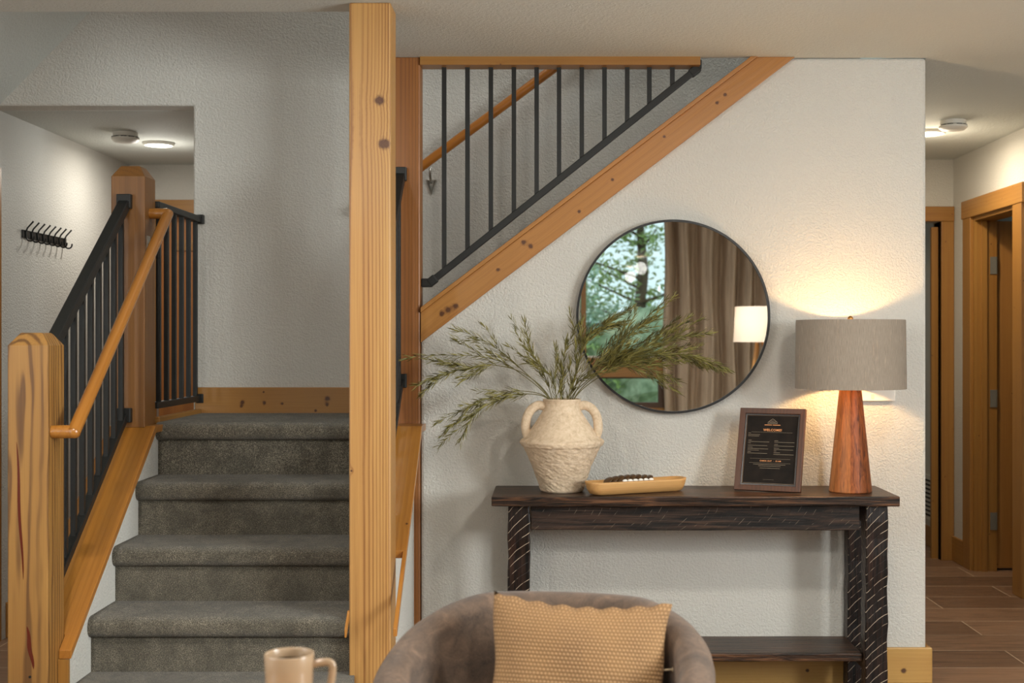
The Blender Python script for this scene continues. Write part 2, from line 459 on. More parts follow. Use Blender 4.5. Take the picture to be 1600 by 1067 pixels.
# vent grille on the closet wall beyond
v = thing('wall_vent', 'slotted white return air vent low on the wall beyond the hall doorway', 'vent', (2.47, 8.35, .2))
obj('vent_frame', B(2.462, 2.47, 8.1, 8.6, .17, .46), M['white_plastic'], v)
for k in range(9):
    obj('slot', B(2.459, 2.462, 8.13, 8.57, .195+k*.028, .207+k*.028), M['dark_slot'], v)

# right hall door (door_2): casing, jamb and an open knotty alder leaf
d2 = struct('door_2', B(XR-.002, XR+.13, 7.41, 7.43, 0, 2.05), M['trimz'], 'doorway with pine casing in the right wall of the hall')
obj('casing', B(XR-.02, XR, 7.43, 7.565, 0, 2.05), M['trimz'], d2, world=False, bevel=.003)
obj('casing', B(XR-.02, XR, 6.62, 6.75, 0, 2.05), M['trimz'], d2, world=False, bevel=.003)
obj('head_casing', B(XR-.024, XR, 6.60, 7.58, 2.05, 2.155), M['trimy'], d2, world=False, bevel=.003)
obj('door_stop', B(XR+.04, XR+.07, 7.395, 7.41, 0, 2.05), M['trimz'], d2, world=False)
obj('jamb', B(XR, XR+.13, 6.75, 6.77, 0, 2.05), M['trimz'], d2, world=False)
obj('head_jamb', B(XR, XR+.13, 6.77, 7.41, 2.03, 2.05), M['trimy'], d2, world=False)
alder = wood('alder_door', (222, 160, 104), (196, 132, 80), (140, 88, 48), 'Z', con=.3, period=.02, autoknots=3.2, knotcol=(40, 20, 10), rough=.35)
lf = obj('door_leaf', B(XR+.135, XR+.84, 7.44, 7.48, .012, 2.03), alder, d2, world=False, bevel=.003)
for z in (1.72, .95, .24):
    h = B(XR+.09, XR+.128, 7.404, 7.412, z, z+.1); tube(h, [(XR+.133, 7.43, z), (XR+.133, 7.43, z+.1)], .007)
    obj('hinge', h, M['hinge'], d2, world=False)
# foyer door (door_3)
brown_door = wood('brown_door', (214, 140, 82), (190, 116, 62), (140, 78, 38), 'Z', period=.03, rough=.4)
d3 = struct('door_3', B(-2.285, -1.4, 7.47, 7.51, .01, 2.05), brown_door, 'brown wooden door in the foyer, seen through the landing balusters')
obj('head_casing', B(-2.38, -1.35, 7.405, 7.43, 2.05, 2.15), M['trimx'], d3, world=False)
obj('casing', B(-2.37, -2.285, 7.41, 7.43, 0, 2.05), M['trimz'], d3, world=False)
obj('rail', B(-2.2, -1.5, 7.455, 7.47, 1.86, 1.92), M['trimx'], d3, world=False)

# ------------------------------------------------------------------ timber posts
def shift(kn, base): return [(k[0]-base[0], k[1]-base[1], k[2]-base[2], k[3]) for k in kn]
ka = P(593, 156, 4.18); kb = P(600, 224, 4.18); kc = P(549, 735, 4.18)
base = (-.588, 4.25, 0)
postA = wood('fir_post', (226, 174, 122), (196, 136, 84), (144, 86, 46), 'Z', period=.0085, rnd=False, center=(.045, .12), dist=7, con=1.1, squash=.05,
             knots=shift([(*ka, .021), (*kb, .026), (*kc, .006)], base), rough=.5)
bm = B(-.658, -.521, 4.18, 4.317, 0, ZC)
o = obj('timber_post', bm, postA, base=base, bevel=.006)
label(o, 'thick honey fir timber post from floor to ceiling in the middle of the room', 'post')
base = (-.575, 5.045, 0)
postB = wood('fir_post_red_shaded', (186, 118, 60), (162, 96, 44), (96, 50, 22), 'Z', period=.007, rnd=False, center=(.06, .2), dist=4, rough=.5)  # similar fir that is lit less; that shade is put into the darker colour
bm = B(-.6475, -.5075, 4.985, 5.09, 0, ZC)
o = obj('timber_post', bm, postB, base=base, bevel=.005)
label(o, 'reddish brown timber post at the end of the white wall, behind the thick honey post', 'post')
# ------------------------------------------------------------------ stair: carpeted steps
st = thing('carpeted_staircase', 'grey carpeted staircase of wide steps rising to a landing', 'stairs', (-1.08, 3.95, 0))
XL, XRt = -1.517, -.640
ys = [3.985, 4.226, 4.462, 4.711, 4.949]
zs = [.240, .426, .619, .816, 1.020]
def step_profile(y, z, yback, zb):
    """y,z polygon with a padded round nose"""
    th = .070; r = .030; n = 8
    pts = [(yback, zb), (y, zb), (y, z-th)]
    yf = y-.034
    for i in range(n+1):
        a = -PI/2-PI/2*i/n
        pts.append((yf+r+r*math.cos(a), z-th+r+r*math.sin(a)))
    for i in range(n+1):
        a = PI-PI/2*i/n
        pts.append((yf+r*1.15+r*1.15*math.cos(a), z-r+r*math.sin(a)-.001))
    pts.append((yback, z))
    return pts
for i in range(5):
    yb = ys[i+1]+.001 if i < 4 else YR-.02
    zb = zs[i-1] if i else 0
    bm = B()
    prism(bm, step_profile(ys[i], zs[i], yb, zb), 'X', XL, XRt)
    obj('step' if i < 4 else 'landing', bm, M['carpet'], st, autos=50)
struct('floor_landing', B(XRt+.001, .05, YW+.12, YR-.021, .9, 1.02), M['carpet'], 'grey carpet of the landing turning right')
# knee walls either side of the lower flight
CS = .755
def capz(y): return 1.011-CS*(4.83-y)
def kneewall(name, x0, x1, y0, y1, text):
    bm = B(); prism(bm, [(y0, 0), (y1, 0), (y1, min(capz(y1), 1.0)-.026), (4.83, capz(4.83)-.026), (y0, capz(y0)-.026)], 'X', x0, x1)
    return struct(name, bm, M['wall'], text)
bm = B(); prism(bm, [(4.03, 0), (5.57, 0), (5.57, .985), (4.83, .985), (4.03, capz(4.03)-.026)], 'X', -1.655, XL)
prism(bm, [(3.99, 0), (4.03, 0), (4.03, capz(4.03)-.026), (3.99, capz(3.99)-.026)], 'X', -1.529, XL)
struct('wall_stair_left', bm, M['wall'], 'low white wall under the left stair cap')
bm = B(); prism(bm, [(4.32, 0), (4.984, 0), (4.984, .985), (4.83, .985), (4.32, capz(4.32)-.026)], 'X', -.64, -.531)
struct('wall_stair_right', bm, M['wall'], 'low white wall under the right stair cap')
capm = wood('cap_pine', (214, 148, 78), (196, 122, 54), (152, 88, 36), 'Y', period=.016, con=.35, rnd=False, ang=math.atan(CS), rough=.35, coat=.3,
            knots=[(-1.515+1.55, P(108, 931, 4.1).y-4.4, .43-.7, .006), (.03, .05, .0, .004)])
def capmesh(x0, x1, y0, y1, th=.026, level=True):
    bm = B()
    pts = [(y0, capz(y0)-th), (y0, capz(y0)), (4.83, capz(4.83))]
    if y1 > 4.83: pts += [(y1, 1.011)]; pts += [(y1, 1.011-th), (4.84, 1.011-th)]
    else: pts[-1] = (y1, capz(y1)); pts += [(y1, capz(y1)-th)]
    prism(bm, pts, 'X', x0, x1); return bm
bm = capmesh(-1.67, -1.49, 4.032, 4.952)
prism(bm, [(3.98, capz(3.98)-.026), (3.98, capz(3.98)), (4.032, capz(4.032)), (4.032, capz(4.032)-.026)], 'X', -1.529, -1.49)
bm2 = bm
c1 = struct('trim_2', bm2, capm, 'orange pine cap sloping down the left side of the stairs', base=(-1.55, 4.4, .7), bevel=.002)
obj('end_strip', B(-1.529, -1.498, 3.975, 3.99, 0, capz(3.98)-.027), M['trimz'], c1)
bm = capmesh(-.652, -.485, 4.318, 4.984)
prism(bm, [(4.05, capz(4.05)-.03), (4.05, capz(4.05)), (4.11, capz(4.11)), (4.11, capz(4.11)-.03)], 'X', -.652, -.645)
prism(bm, [(4.05, capz(4.05)-.026), (4.05, capz(4.05)), (4.318, capz(4.318)), (4.318, capz(4.318)-.026)], 'X', -.498, -.485)
capr = wood('cap_pine_right', (214, 148, 78), (196, 122, 54), (152, 88, 36), 'Y', period=.016, con=.35, rnd=False, ang=math.atan(CS), rough=.35, coat=.3,
            knots=[(P(632, 820, 4.35).x+.56, 4.42-4.5, .70-.75, .008)])
struct('trim_3', bm, capr, 'pine cap sloping down between the two timber posts', base=(-.56, 4.5, .75), bevel=.002)
struct('trim_4', B(-1.535, -1.512, 4.955, YR-.021, 1.0, 1.038), M['trimy'], 'narrow pine edge strip along the left of the landing', bevel=.003)
# drywall return edge, stringer board and its cap
ang = math.atan(SL)
kn = [(P(u, v, 4.98)) for u, v in ((1133, 147), (1120, 160), (1038, 213), (957, 280), (905, 330), (818, 378), (829, 384), (778, 421), (700, 483), (690, 490), (712, 478))]
base = (.2, 4.98, 1.9)
strm = wood('stringer_pine', (214, 150, 90), (196, 128, 68), (146, 84, 40), 'X', ang=ang, period=.022, con=.3, rnd=False, rough=.4,
            knots=shift([(k.x, 4.981, k.z, .008) for k in kn], base), dist=4)
xe = -.5+(ZC-SB)/SL; xt = -.5+(ZC-(ST-.02))/SL
bm = B(); prism(bm, [(-.505, SB-.004), (xe, ZC), (xt, ZC), (-.505, ST-.02)], 'Y', 4.981, YW+.117)
sg = struct('trim_5', bm, strm, 'knotty pine stair stringer climbing along the main wall to the ceiling', base=base, bevel=.002)
bm = B(); xt2 = -.5+(ZC-ST)/SL
prism(bm, [(-.505, ST-.02), (xt, ZC), (xt2, ZC), (-.505, ST)], 'Y', 4.970, YW+.125)
obj('stringer_cap', bm, strm, sg, bevel=.002)
bm = B(-.507, .583, 4.975, 5.06, 2.4055, ZC)
struct('trim_6', bm, M['trimx'], 'level pine trim on the ceiling above the metal balusters')

# ------------------------------------------------------------------ newel posts
def newel(x0, x1, y0, y1, z0, zch, ztop, mat, text, c=.022):
    base = ((x0+x1)/2, (y0+y1)/2, z0)
    bm = B()
    lv = [[(x0, y0), (x1, y0), (x1, y1), (x0, y1)], [(x0, y0), (x1, y0), (x1, y1), (x0, y1)],
          [(x0+c, y0+c), (x1-c, y0+c), (x1-c, y1-c), (x0+c, y1-c)]]
    rings = [[bm.verts.new((p[0], p[1], z)) for p in L] for L, z in zip(lv, (z0, zch, ztop))]
    bm.faces.new(rings[0][::-1]); bm.faces.new(rings[2])
    for k in range(2):
        for i in range(4): bm.faces.new([rings[k][i], rings[k][(i+1) % 4], rings[k+1][(i+1) % 4], rings[k+1][i]])
    o = obj('newel_post', bm, mat, base=base, bevel=.004)
    return label(o, text, 'newel post')
nA = wood('newel_wood', (202, 150, 92), (160, 108, 58), (104, 66, 34), 'Z', period=.017, rnd=False, dist=7, dsc=.9, con=1.5, center=(.03, .13), squash=.14, streak=.18, rough=.5)
newel(-1.655, -1.53, 3.90, 4.03, 0, 1.318, 1.357, nA, 'front newel post with bold dark wavy grain at the foot of the stairs', .028)
nB = wood('newel_wood_fine', (172, 118, 68), (150, 98, 54), (104, 62, 30), 'Z', period=.013, rnd=False, dist=2, center=(.05, .3), streak=.35, rough=.5)
newel(-1.655, -1.527, 4.82, 4.95, 1.005, 1.952, 1.995, nB, 'taller brown newel post at the stair landing', .028)
# dark resin pockets on the front newel
rp = NT('resin'); rp.b.inputs['Base Color'].default_value = s2l((88, 30, 14)); rp.b.inputs['Roughness'].default_value = .25
nwA = [o for o in C.objects if o.name == 'newel_post'][0]
for (u0, v0, u1, v1, w) in ((26, 690, 36, 905, .004), (42, 978, 52, 1045, .006)):
    a, b = P(u0, v0, 3.9), P(u1, v1, 3.9); bm = B(); n = 14
    L = []; R = []
    for i in range(n+1):
        f = i/n; p = a.lerp(b, f); ww = w*math.sin(PI*f)**.6+.0003
        p.x += .002*math.sin(f*9)
        L.append(bm.verts.new((p.x-ww, 3.8992, p.z))); R.append(bm.verts.new((p.x+ww, 3.8992, p.z)))
    for i in range(n): bm.faces.new([L[i], R[i], R[i+1], L[i+1]])
    ret = bmesh.ops.extrude_face_region(bm, geom=bm.faces[:])
    bmesh.ops.translate(bm, verts=[g for g in ret['geom'] if isinstance(g, bmesh.types.BMVert)], vec=(0, .003, 0))
    obj('resin_pocket', bm, rp.m, nwA)
bm = B(); lathe(bm, [(.004, 0), (.004, .002)], 0, 0, 12); bmesh.ops.rotate(bm, verts=bm.verts, cent=(0, 0, 0), matrix=Matrix.Rotation(PI/2, 3, 'X'))
bmesh.ops.translate(bm, verts=bm.verts, vec=P(47, 1057, 3.9)); obj('screw', bm, M['black'], nwA)

# ------------------------------------------------------------------ metal balustrades
def bracket(bm, p, s=.022, d=(0, 1, 0), L=.03):
    p = Vector(p); d = Vector(d); bar(bm, p-d*L/2, p+d*L/2, s*2, s*2.3)
def sloped_rail(X, y_front, y_back, text, by, top_far):
    r = thing('metal_balustrade', text, 'railing', (X, (y_front+y_back)/2, capz((y_front+y_back)/2)))
    zt = lambda y: 1.855-.752*(4.82-y)
    zb = lambda y: 1.062-.755*(4.82-y)
    yf = y_front+.002; yb = y_back-.002
    obj('top_rail', bar(B(), (X, yf, zt(yf)), (X, yb, zt(yb)), .040, .036), M['black'], r, bevel=.004)
    obj('bottom_rail', bar(B(), (X, yf, zb(yf)), (X, yb, zb(yb)), .030, .026), M['black'], r, bevel=.003)
    for y in by:
        obj('baluster', B(X-.0085, X+.0085, y-.0085, y+.0085, zb(y)+.01, zt(y)-.01), M['black'], r)
    for z in (zt(y_back)+.004, zb(y_back)-.006):
        bm = B(); box(bm, X-.027, X+.027, y_back-.026, y_back-.001, z-.03, z+.024); obj('bracket', bm, M['black'], r, bevel=.003)
    return r
by = [4.06+.079*k for k in range(10)]
sloped_rail(-1.600, 4.03, 4.82, 'black metal balustrade sloping between the two newel posts left of the stairs', by, True)
sloped_rail(-.585, 4.317, 4.985, 'black metal balustrade seen edge-on in the gap between the two timber posts', [4.38+.079*k for k in range(8)], True)
# level one on the landing
X = -1.532
r = thing('metal_balustrade', 'level black metal balustrade on the landing in front of the brown foyer door', 'railing', (X, 5.26, 1.034))
obj('top_rail', bar(B(), (X, 4.952, 1.860), (X, 5.568, 1.860), .040, .026), M['black'], r, bevel=.004)
obj('bottom_rail', bar(B(), (X, 4.952, 1.083), (X, 5.568, 1.083), .030, .026), M['black'], r, bevel=.003)
for k in range(6):
    y = 5.005+.1035*k
    obj('baluster', B(X-.0085, X+.0085, y-.0085, y+.0085, 1.094, 1.85), M['black'], r)
for z in (1.860, 1.083):
    obj('bracket', B(X-.004, X+.028, 5.545, 5.5695, z-.02, z+.02), M['black'], r, bevel=.003)
# long triangular one under the ceiling
r = thing('metal_balustrade', 'triangular black metal balustrade above the stringer, climbing to the ceiling', 'railing', (.1, 5.03, 1.9))
Y = 5.03; dd = Y
tops = [693, 729.5, 766, 802, 837.5, 872.5, 908, 943.5, 979, 1013.5, 1049.5]
bots = [415, 388, 360, 332, 305, 277, 248, 220, 192, 163, 134]
a, b = P(672, 441, dd), P(1088, 108, dd)
obj('bottom_rail', bar(B(), a, b, .028, .026), M['black'], r, bevel=.003)
for u, v in zip(tops, bots):
    x = P(u+1, 300, dd).x; z = P(u, v+4, dd).z
    obj('baluster', B(x-.0088, x+.0088, Y-.0088, Y+.0088, z, 2.412), M['black'], r)
e = (b-a).normalized()
bm = B(); bar(bm, a-e*.005, a+e*.03, .034, .034); box(bm, -.5065, a.x+.01, Y-.016, Y+.016, a.z-.018, a.z+.016); obj('bracket', bm, M['black'], r, bevel=.004)
bm = B(); bar(bm, b-e*.03, b+e*.012, .034, .034); box(bm, b.x-.014, b.x+.02, Y-.016, Y+.016, b.z, ZC-.002); obj('bracket', bm, M['black'], r, bevel=.004)

# ------------------------------------------------------------------ wooden handrails
hr = wood('handrail_wood', (206, 138, 68), (190, 118, 50), (156, 88, 34), 'Y', con=.3, period=.02, ang=math.atan(.79), rnd=False, rough=.25, coat=.5)
r = thing('wooden_handrail', 'round wooden handrail with bent ends mounted on the newel posts', 'handrail', (-1.46, 4.4, 1.4))
pts = [(-1.529, 3.93, 1.053), (-1.475, 3.93, 1.053)]
bm = B()
tube(bm, [(-1.529, 3.93, 1.053), (-1.462, 3.93, 1.053)], .0205, 20)
tube(bm, [(-1.462, 3.922, 1.049), (-1.462, 4.895, 1.820)], .0205, 20)
tube(bm, [(-1.529, 4.885, 1.818), (-1.462, 4.885, 1.818)], .0205, 20)
for p in ((-1.462, 3.928, 1.053), (-1.462, 4.889, 1.817)):
    bmesh.ops.create_uvsphere(bm, u_segments=16, v_segments=10, radius=.0205, matrix=Matrix.Translation(p))
obj('rail', bm, hr, r, autos=60)
bm = B(); tube(bm, [(-1.527, 4.86, 1.70), (-1.50, 4.86, 1.70), (-1.475, 4.85, 1.735), (-1.465, 4.84, 1.762)], .005, 8)
box(bm, -1.529, -1.524, 4.845, 4.875, 1.68, 1.73)
obj('rail_bracket', bm, M['steel'], r)
r = thing('wooden_handrail', 'round orange handrail on the stairwell wall behind the triangular balustrade', 'handrail', (.1, 5.50, 2.3))
a, b = P(560, 333, 5.50), P(1000, 6, 5.50)
hr2 = wood('handrail_wood_upper', (222, 142, 58), (204, 120, 42), (168, 88, 28), 'X', con=.2, ang=ang, period=.02, rnd=False, rough=.3, coat=.4)
obj('rail', tube(B(), [a, b], .0205, 20), hr2, r, autos=60)
q = P(672, 262, 5.50)
bm = B(); tube(bm, [q, q+Vector((0, 0, -.035)), q+Vector((0, .03, -.055)), q+Vector((0, .062, -.055))], .005, 8)
tube(bm, [q+Vector((-.018, .06, -.045)), q+Vector((.018, .06, -.045)), q+Vector((.0, .06, -.105)), q+Vector((-.018, .06, -.045))], .006, 8)
obj('rail_bracket', bm, M['steel'], r, autos=60)

# ------------------------------------------------------------------ foyer fittings
def hook_rack():
    r = thing('coat_rack', 'black eight hook coat rack on the foyer wall', 'coat rack', (-2.445, 6.18, 1.828))
    obj('backplate', B(-2.445, -2.438, 5.915, 6.45, 1.81, 1.848), M['black'], r, bevel=.002)
    for k in range(8):
        y = 5.945+.0675*k
        z = 1.828
        bm = B()
        tube(bm, [(-2.436, y, z+.012), (-2.428, y, z+.030), (-2.404, y, z+.056), (-2.401, y, z+.060)], [.0038, .0038, .0038, .0046], 7)
        pts = [(-2.436, y, z+.012)]
        for i in range(9):
            a_ = PI-PI*1.05*i/8
            pts.append((-2.416+.018*math.cos(a_), y, z-.012-.020*math.sin(a_)))
        tube(bm, pts, .0038, 7)
        obj('hook', bm, M['black'], r, autos=60)
hook_rack()
glow = plain('lit_diffuser', (255, 250, 240), .5, emis=(255, 246, 230), es=6)
def ceiling_light(x, y, z, rr, text, power, col, grp=None, gl=glow, glowk=1):
    r = thing('ceiling_light', text, 'ceiling light', (x, y, z), group=grp)
    obj('housing', lathe(B(), [(rr*1.12, z), (rr*1.12, z-.006), (rr*1.03, z-.016), (rr*.95, z-.016), (rr*.95, z-.004)], x, y, 40), M['white_plastic'], r, autos=40)
    obj('diffuser', lathe(B(), [(rr*.95, z-.010), (rr*.8, z-.0165), (rr*.4, z-.019), (.0005, z-.02)], x, y, 40), gl, r, smooth=True)
    if power: 
        area('bulb', (x, y, z-.03), (x, y, 0), rr*1.6, rr*1.6, power*.7, col, r, 'DISK')
        point('bulb_glow', (x, y, z-.17), power*.3*glowk, col, .08, r)  # extra point lamp hung below the fixture to brighten the ceiling
    return r
def detector(x, y, z, rr, text):
    r = thing('smoke_detector', text, 'smoke detector', (x, y, z))
    obj('detector_base', lathe(B(), [(rr*.9, z), (rr*.9, z-.02), (rr*.82, z-.024)], x, y, 36), M['white_plastic'], r, autos=40)
    obj('detector_cover', lathe(B(), [(rr*.8, z-.024), (rr, z-.027), (rr, z-.036), (rr*.8, z-.048), (rr*.3, z-.052), (.0005, z-.052)], x, y, 36), M['white_plastic'], r, autos=40)
    bm = B()
    for a0 in (0, .5, 3.6, 4.2, 4.9, 5.5):
        c_, s_ = math.cos(a0), math.sin(a0)
        bar(bm, (x+rr*.89*c_-s_*.013, y+rr*.89*s_+c_*.013, z-.0255), (x+rr*.89*c_+s_*.013, y+rr*.89*s_-c_*.013, z-.0255), .012, .004)
    obj('slot', bm, M['dark_slot'], r)
ceiling_light(-2.02, 6.60, 2.355, .072, 'lit round ceiling light in the foyer, beside a smoke detector', 10, NEUT)
detector(-2.085, 6.28, 2.355, .066, 'white smoke detector on the foyer ceiling')
ceiling_light(1.99, 6.75, ZC, .085, 'lit round ceiling light in the hall, partly hidden by the wall corner', 17, WARM)
detector(2.02, 6.42, ZC, .070, 'white smoke detector on the hall ceiling, above the pine doorways')
# downlights of the room (two of them show as glints in the reflected window)
warmglow = plain('warm_diffuser', (255, 220, 170), .5, emis=(255, 205, 150), es=9)
for x, y, pw, tx in ((1.16, .4, 34, 'right front'), (-1.25, .4, 34, 'left front'), (1.16, 2.6, 22, 'right rear'), (-1.25, 2.7, 22, 'left rear')):
    ceiling_light(x, y, ZC, .08, 'round warm downlight in the room ceiling, %s of the four' % tx, pw*1.3, (1, .97, .91), 'downlights in the room ceiling', warmglow, 1.6 if y < 1 else .8)
ceiling_light(-.9, 4.6, 5.0, .15, 'round ceiling light over the stairwell on the upper floor', 14, NEUT)  # out of view, added to brighten the stairwell wall

# ------------------------------------------------------------------ console table
def sawn(name, axis, col=((58, 38, 28), (40, 27, 20), (24, 16, 12)), marks=.8, rough=.38, period=.03, k=.9, q=5.0, thr=.38):
    t = NT(name); o = t.obj()
    mp = t.n('ShaderNodeMapping')
    if axis == 'X': mp.inputs['Rotation'].default_value = (0, -PI/2, 0)
    t.l(o, mp.inputs['Vector'])
    m2 = t.n('ShaderNodeMapping'); m2.inputs['Scale'].default_value = (1, 1, .05); t.l(mp.outputs[0], m2.inputs['Vector'])
    g = t.noise(m2.outputs[0], 90, 4, .6, .8); g2 = t.noise(m2.outputs[0], 14, 3, .6, 1)
    c = t.ramp(g, [(.38, s2l(col[2])), (.5, s2l(col[1])), (.66, s2l(col[0]))])
    c = t.mix(t.ramp(g2, [(.5, (0, 0, 0)), (.72, (.5, .5, .5))]), c, s2l((86, 60, 44)))
    # curved saw kerfs repeating along the grain
    sx = t.n('ShaderNodeSeparateXYZ'); t.l(mp.outputs[0], sx.inputs[0])
    u = t.math('ADD', sx.outputs[0], sx.outputs[1])
    n = t.noise(o, 9, 2)
    tt = t.math('SUBTRACT', sx.outputs[2], t.math('MULTIPLY', u, k))
    tt = t.math('ADD', tt, t.math('MULTIPLY', t.math('MULTIPLY', u, u), q))
    tt = t.math('ADD', t.math('DIVIDE', tt, period), t.math('MULTIPLY', n, .8))
    fr = t.math('FRACT', tt)
    ln = t.math('SUBTRACT', 1, t.math('DIVIDE', t.math('ABSOLUTE', t.math('SUBTRACT', fr, .5)), .05), clamp=True)
    n2 = t.noise(o, 28, 2)
    mask = t.ramp(n2, [(thr, (0, 0, 0)), (thr+.08, (1, 1, 1))])
    f = t.math('MULTIPLY', t.math('MULTIPLY', ln, mask), marks)
    c = t.mix(f, c, s2l((196, 176, 150)))
    t.l(c, t.b.inputs['Base Color']); t.b.inputs['Roughness'].default_value = rough
    t.b.inputs['Specular IOR Level'].default_value = .3
    t.bump(t.math('ADD', g, t.math('MULTIPLY', ln, -.6)), .5, .003)
    return t.m
leg_m = sawn('sawn_leg', 'Z', ((44, 27, 20), (24, 15, 11), (8, 6, 5)), marks=1.0, period=.034, k=.75, q=4.5, thr=.43)
apr_m = sawn('sawn_apron', 'X', ((66, 48, 36), (30, 22, 17), (8, 6, 5)), .34, .5, .03, -.8, 6, thr=.56)
top_m = sawn('sawn_top', 'X', ((104, 70, 46), (46, 31, 22), (14, 10, 7)), .07, .36, .06)
def rough_box(x0, x1, y0, y1, z0, z1, axis, n=10, amp=.003, seed=1):
    """board with hewn, slightly wandering edges"""
    rnd = random.Random(seed); bm = B(); rings = []
    for i in range(n+1):
        f = i/n; j = [rnd.uniform(-amp, amp) for _ in range(4)]
        if axis == 'Z':
            z = z0+(z1-z0)*f
            pts = [(x0+j[0], y0+j[1], z), (x1+j[2], y0+j[1], z), (x1+j[2], y1+j[3], z), (x0+j[0], y1+j[3], z)]
        else:
            x = x0+(x1-x0)*f
            pts = [(x, y0+j[0], z0+j[1]*.6), (x, y1+j[2]*.5, z0+j[1]*.6), (x, y1+j[2]*.5, z1+j[3]*.25), (x, y0+j[0], z1+j[3]*.25)]
        rings.append([bm.verts.new(p) for p in pts])
    bm.faces.new(rings[0][::-1]); bm.faces.new(rings[-1])
    for k in range(n):
        for i in range(4): bm.faces.new([rings[k][i], rings[k][(i+1) % 4], rings[k+1][(i+1) % 4], rings[k+1][i]])
    return bm
TZ = .770
tb = thing('console_table', 'dark espresso rough sawn wooden console table against the white wall', 'console table', (.53, 4.8, 0))
o = obj('tabletop', rough_box(-.213, 1.262, 4.62, 4.972, TZ-.035, TZ, 'X', 16, .003, 3), top_m, tb, bevel=.004)
obj('apron', rough_box(-.072, 1.128, 4.672, 4.71, .641, .734, 'X', 12, .002, 5), apr_m, tb, bevel=.003, base=(.5, 4.672, .69))
obj('apron', rough_box(-.072, 1.128, 4.925, 4.95, .655, .734, 'X', 8, .002, 6), apr_m, tb, bevel=.003)
obj('shelf', rough_box(-.15, 1.14, 4.68, 4.955, .160, .190, 'X', 12, .002, 7), top_m, tb, bevel=.004)
for i, (x0, y0) in enumerate(((-.156, 4.655), (1.147, 4.655), (-.150, 4.905), (1.140, 4.905))):
    obj('leg', rough_box(x0, x0+(.081 if y0 < 4.8 else .07), y0, y0+.072, 0, .7345, 'Z', 12, .0028, 11+i), leg_m, tb, bevel=.004, base=(x0+.04, y0+.01, .013*i))
for x in (-.13, 1.155):
    obj('shelf_support', B(x, x+.03, 4.72, 4.91, .118, .160), leg_m, tb, bevel=.003)
    obj('side_rail', B(x, x+.04, 4.72, 4.91, .66, .734), leg_m, tb, bevel=.003)

# ------------------------------------------------------------------ vase
t = NT('paper_clay'); o = t.obj()
n1 = t.noise(o, 55, 5, .7, .4); n2 = t.noise(o, 9, 3, .6)
c = t.ramp(n1, [(.25, s2l((168, 146, 120))), (.5, s2l((204, 183, 156))), (.75, s2l((222, 204, 180)))])
t.l(t.mix(t.math('MULTIPLY', n2, .4), c, s2l((208, 180, 148))), t.b.inputs['Base Color'])
t.b.inputs['Roughness'].default_value = .9; t.b.inputs['Specular IOR Level'].default_value = .2
sx = t.n('ShaderNodeSeparateXYZ'); t.l(o, sx.inputs[0])
low = t.math('MULTIPLY', t.math('SUBTRACT', .19, sx.outputs[2]), 30, clamp=True)
mp = t.n('ShaderNodeMapping'); mp.inputs['Rotation'].default_value = (.4, .5, 0); mp.inputs['Scale'].default_value = (1, 1, 2.2); t.l(o, mp.inputs['Vector'])
n3 = t.noise(mp.outputs[0], 45, 6, .72, 1.2)
h = t.math('ADD', t.math('MULTIPLY', n1, .25), t.math('MULTIPLY', t.math('MULTIPLY', n3, low), 1.6))
t.bump(h, .6, .006); M['clay'] = t.m
VX, VY = .043, 4.79
prof = [(0.0, 0), (.074, 0), (.080, .006), (.090, .035), (.103, .07), (.118, .108), (.133, .145), (.143, .168), (.1515, .186),
        (.150, .193), (.140, .200), (.131, .209), (.118, .231), (.103, .253), (.088, .276), (.073, .300), (.067, .318), (.067, .33), (.072, .344),
        (.066, .346), (.060, .335), (.060, .30)]
prof = [(max(r, .0005), z+TZ) for r, z in prof]
rj = random.Random(4); ph = [(rj.uniform(0, 6), rj.randint(2, 11), rj.uniform(.002, .006)) for _ in range(6)]
def vj(a, z):
    zz = z-TZ
    k = sum(w*math.sin(n_*a+p_+zz*30) for p_, n_, w in ph)
    return k*(1.1 if zz < .2 else .5)
vs = thing('clay_vase', 'rough cream clay vase with two handles on the console table', 'vase', (VX, VY, TZ))
pf = []
for (r0, z0), (r1, z1) in zip(prof[:-1], prof[1:]):
    k_ = max(1, int(math.hypot(r1-r0, z1-z0)/.0028))
    pf += [(r0+(r1-r0)*i/k_, z0+(z1-z0)*i/k_) for i in range(k_)]
pf.append(prof[-1])
from mathutils import noise as mnoise
bm = lathe(B(), pf, VX, VY, 220, jit=vj, cap=False)
for v_ in bm.verts:
    d = Vector((v_.co.x-VX, v_.co.y-VY, 0)); zz = v_.co.z-TZ
    if d.length < .02 or zz < .004: continue
    lowf = max(0, min(1, (.196-zz)/.008))
    q = Vector((v_.co.x*50, v_.co.y*50, v_.co.z*110+math.atan2(d.y, d.x)*5))
    a = mnoise.fractal(q, .7, 2.1, 4)
    b_ = mnoise.fractal(v_.co*60, .8, 2, 3)
    v_.co += d.normalized()*(a*.0026*lowf+b_*.0007+(.004 if .170 < zz < .192 else 0)*(1+.5*mnoise.noise(v_.co*30)))
    if abs(zz-.19) < .01: v_.co.z += .0035*mnoise.noise(v_.co*45)
obj('body', bm, M['clay'], vs, smooth=True)
for s in (-1, 1):
    pts = [(VX+s*r_, VY-.01, TZ+z_) for r_, z_ in ((.058, .316), (.086, .322), (.111, .309), (.128, .284), (.135, .252), (.134, .225), (.124, .198))]
    obj('handle', tube(B(), spline(pts, 22), .0138, 12, flat=1.25), M['clay'], vs, smooth=True)

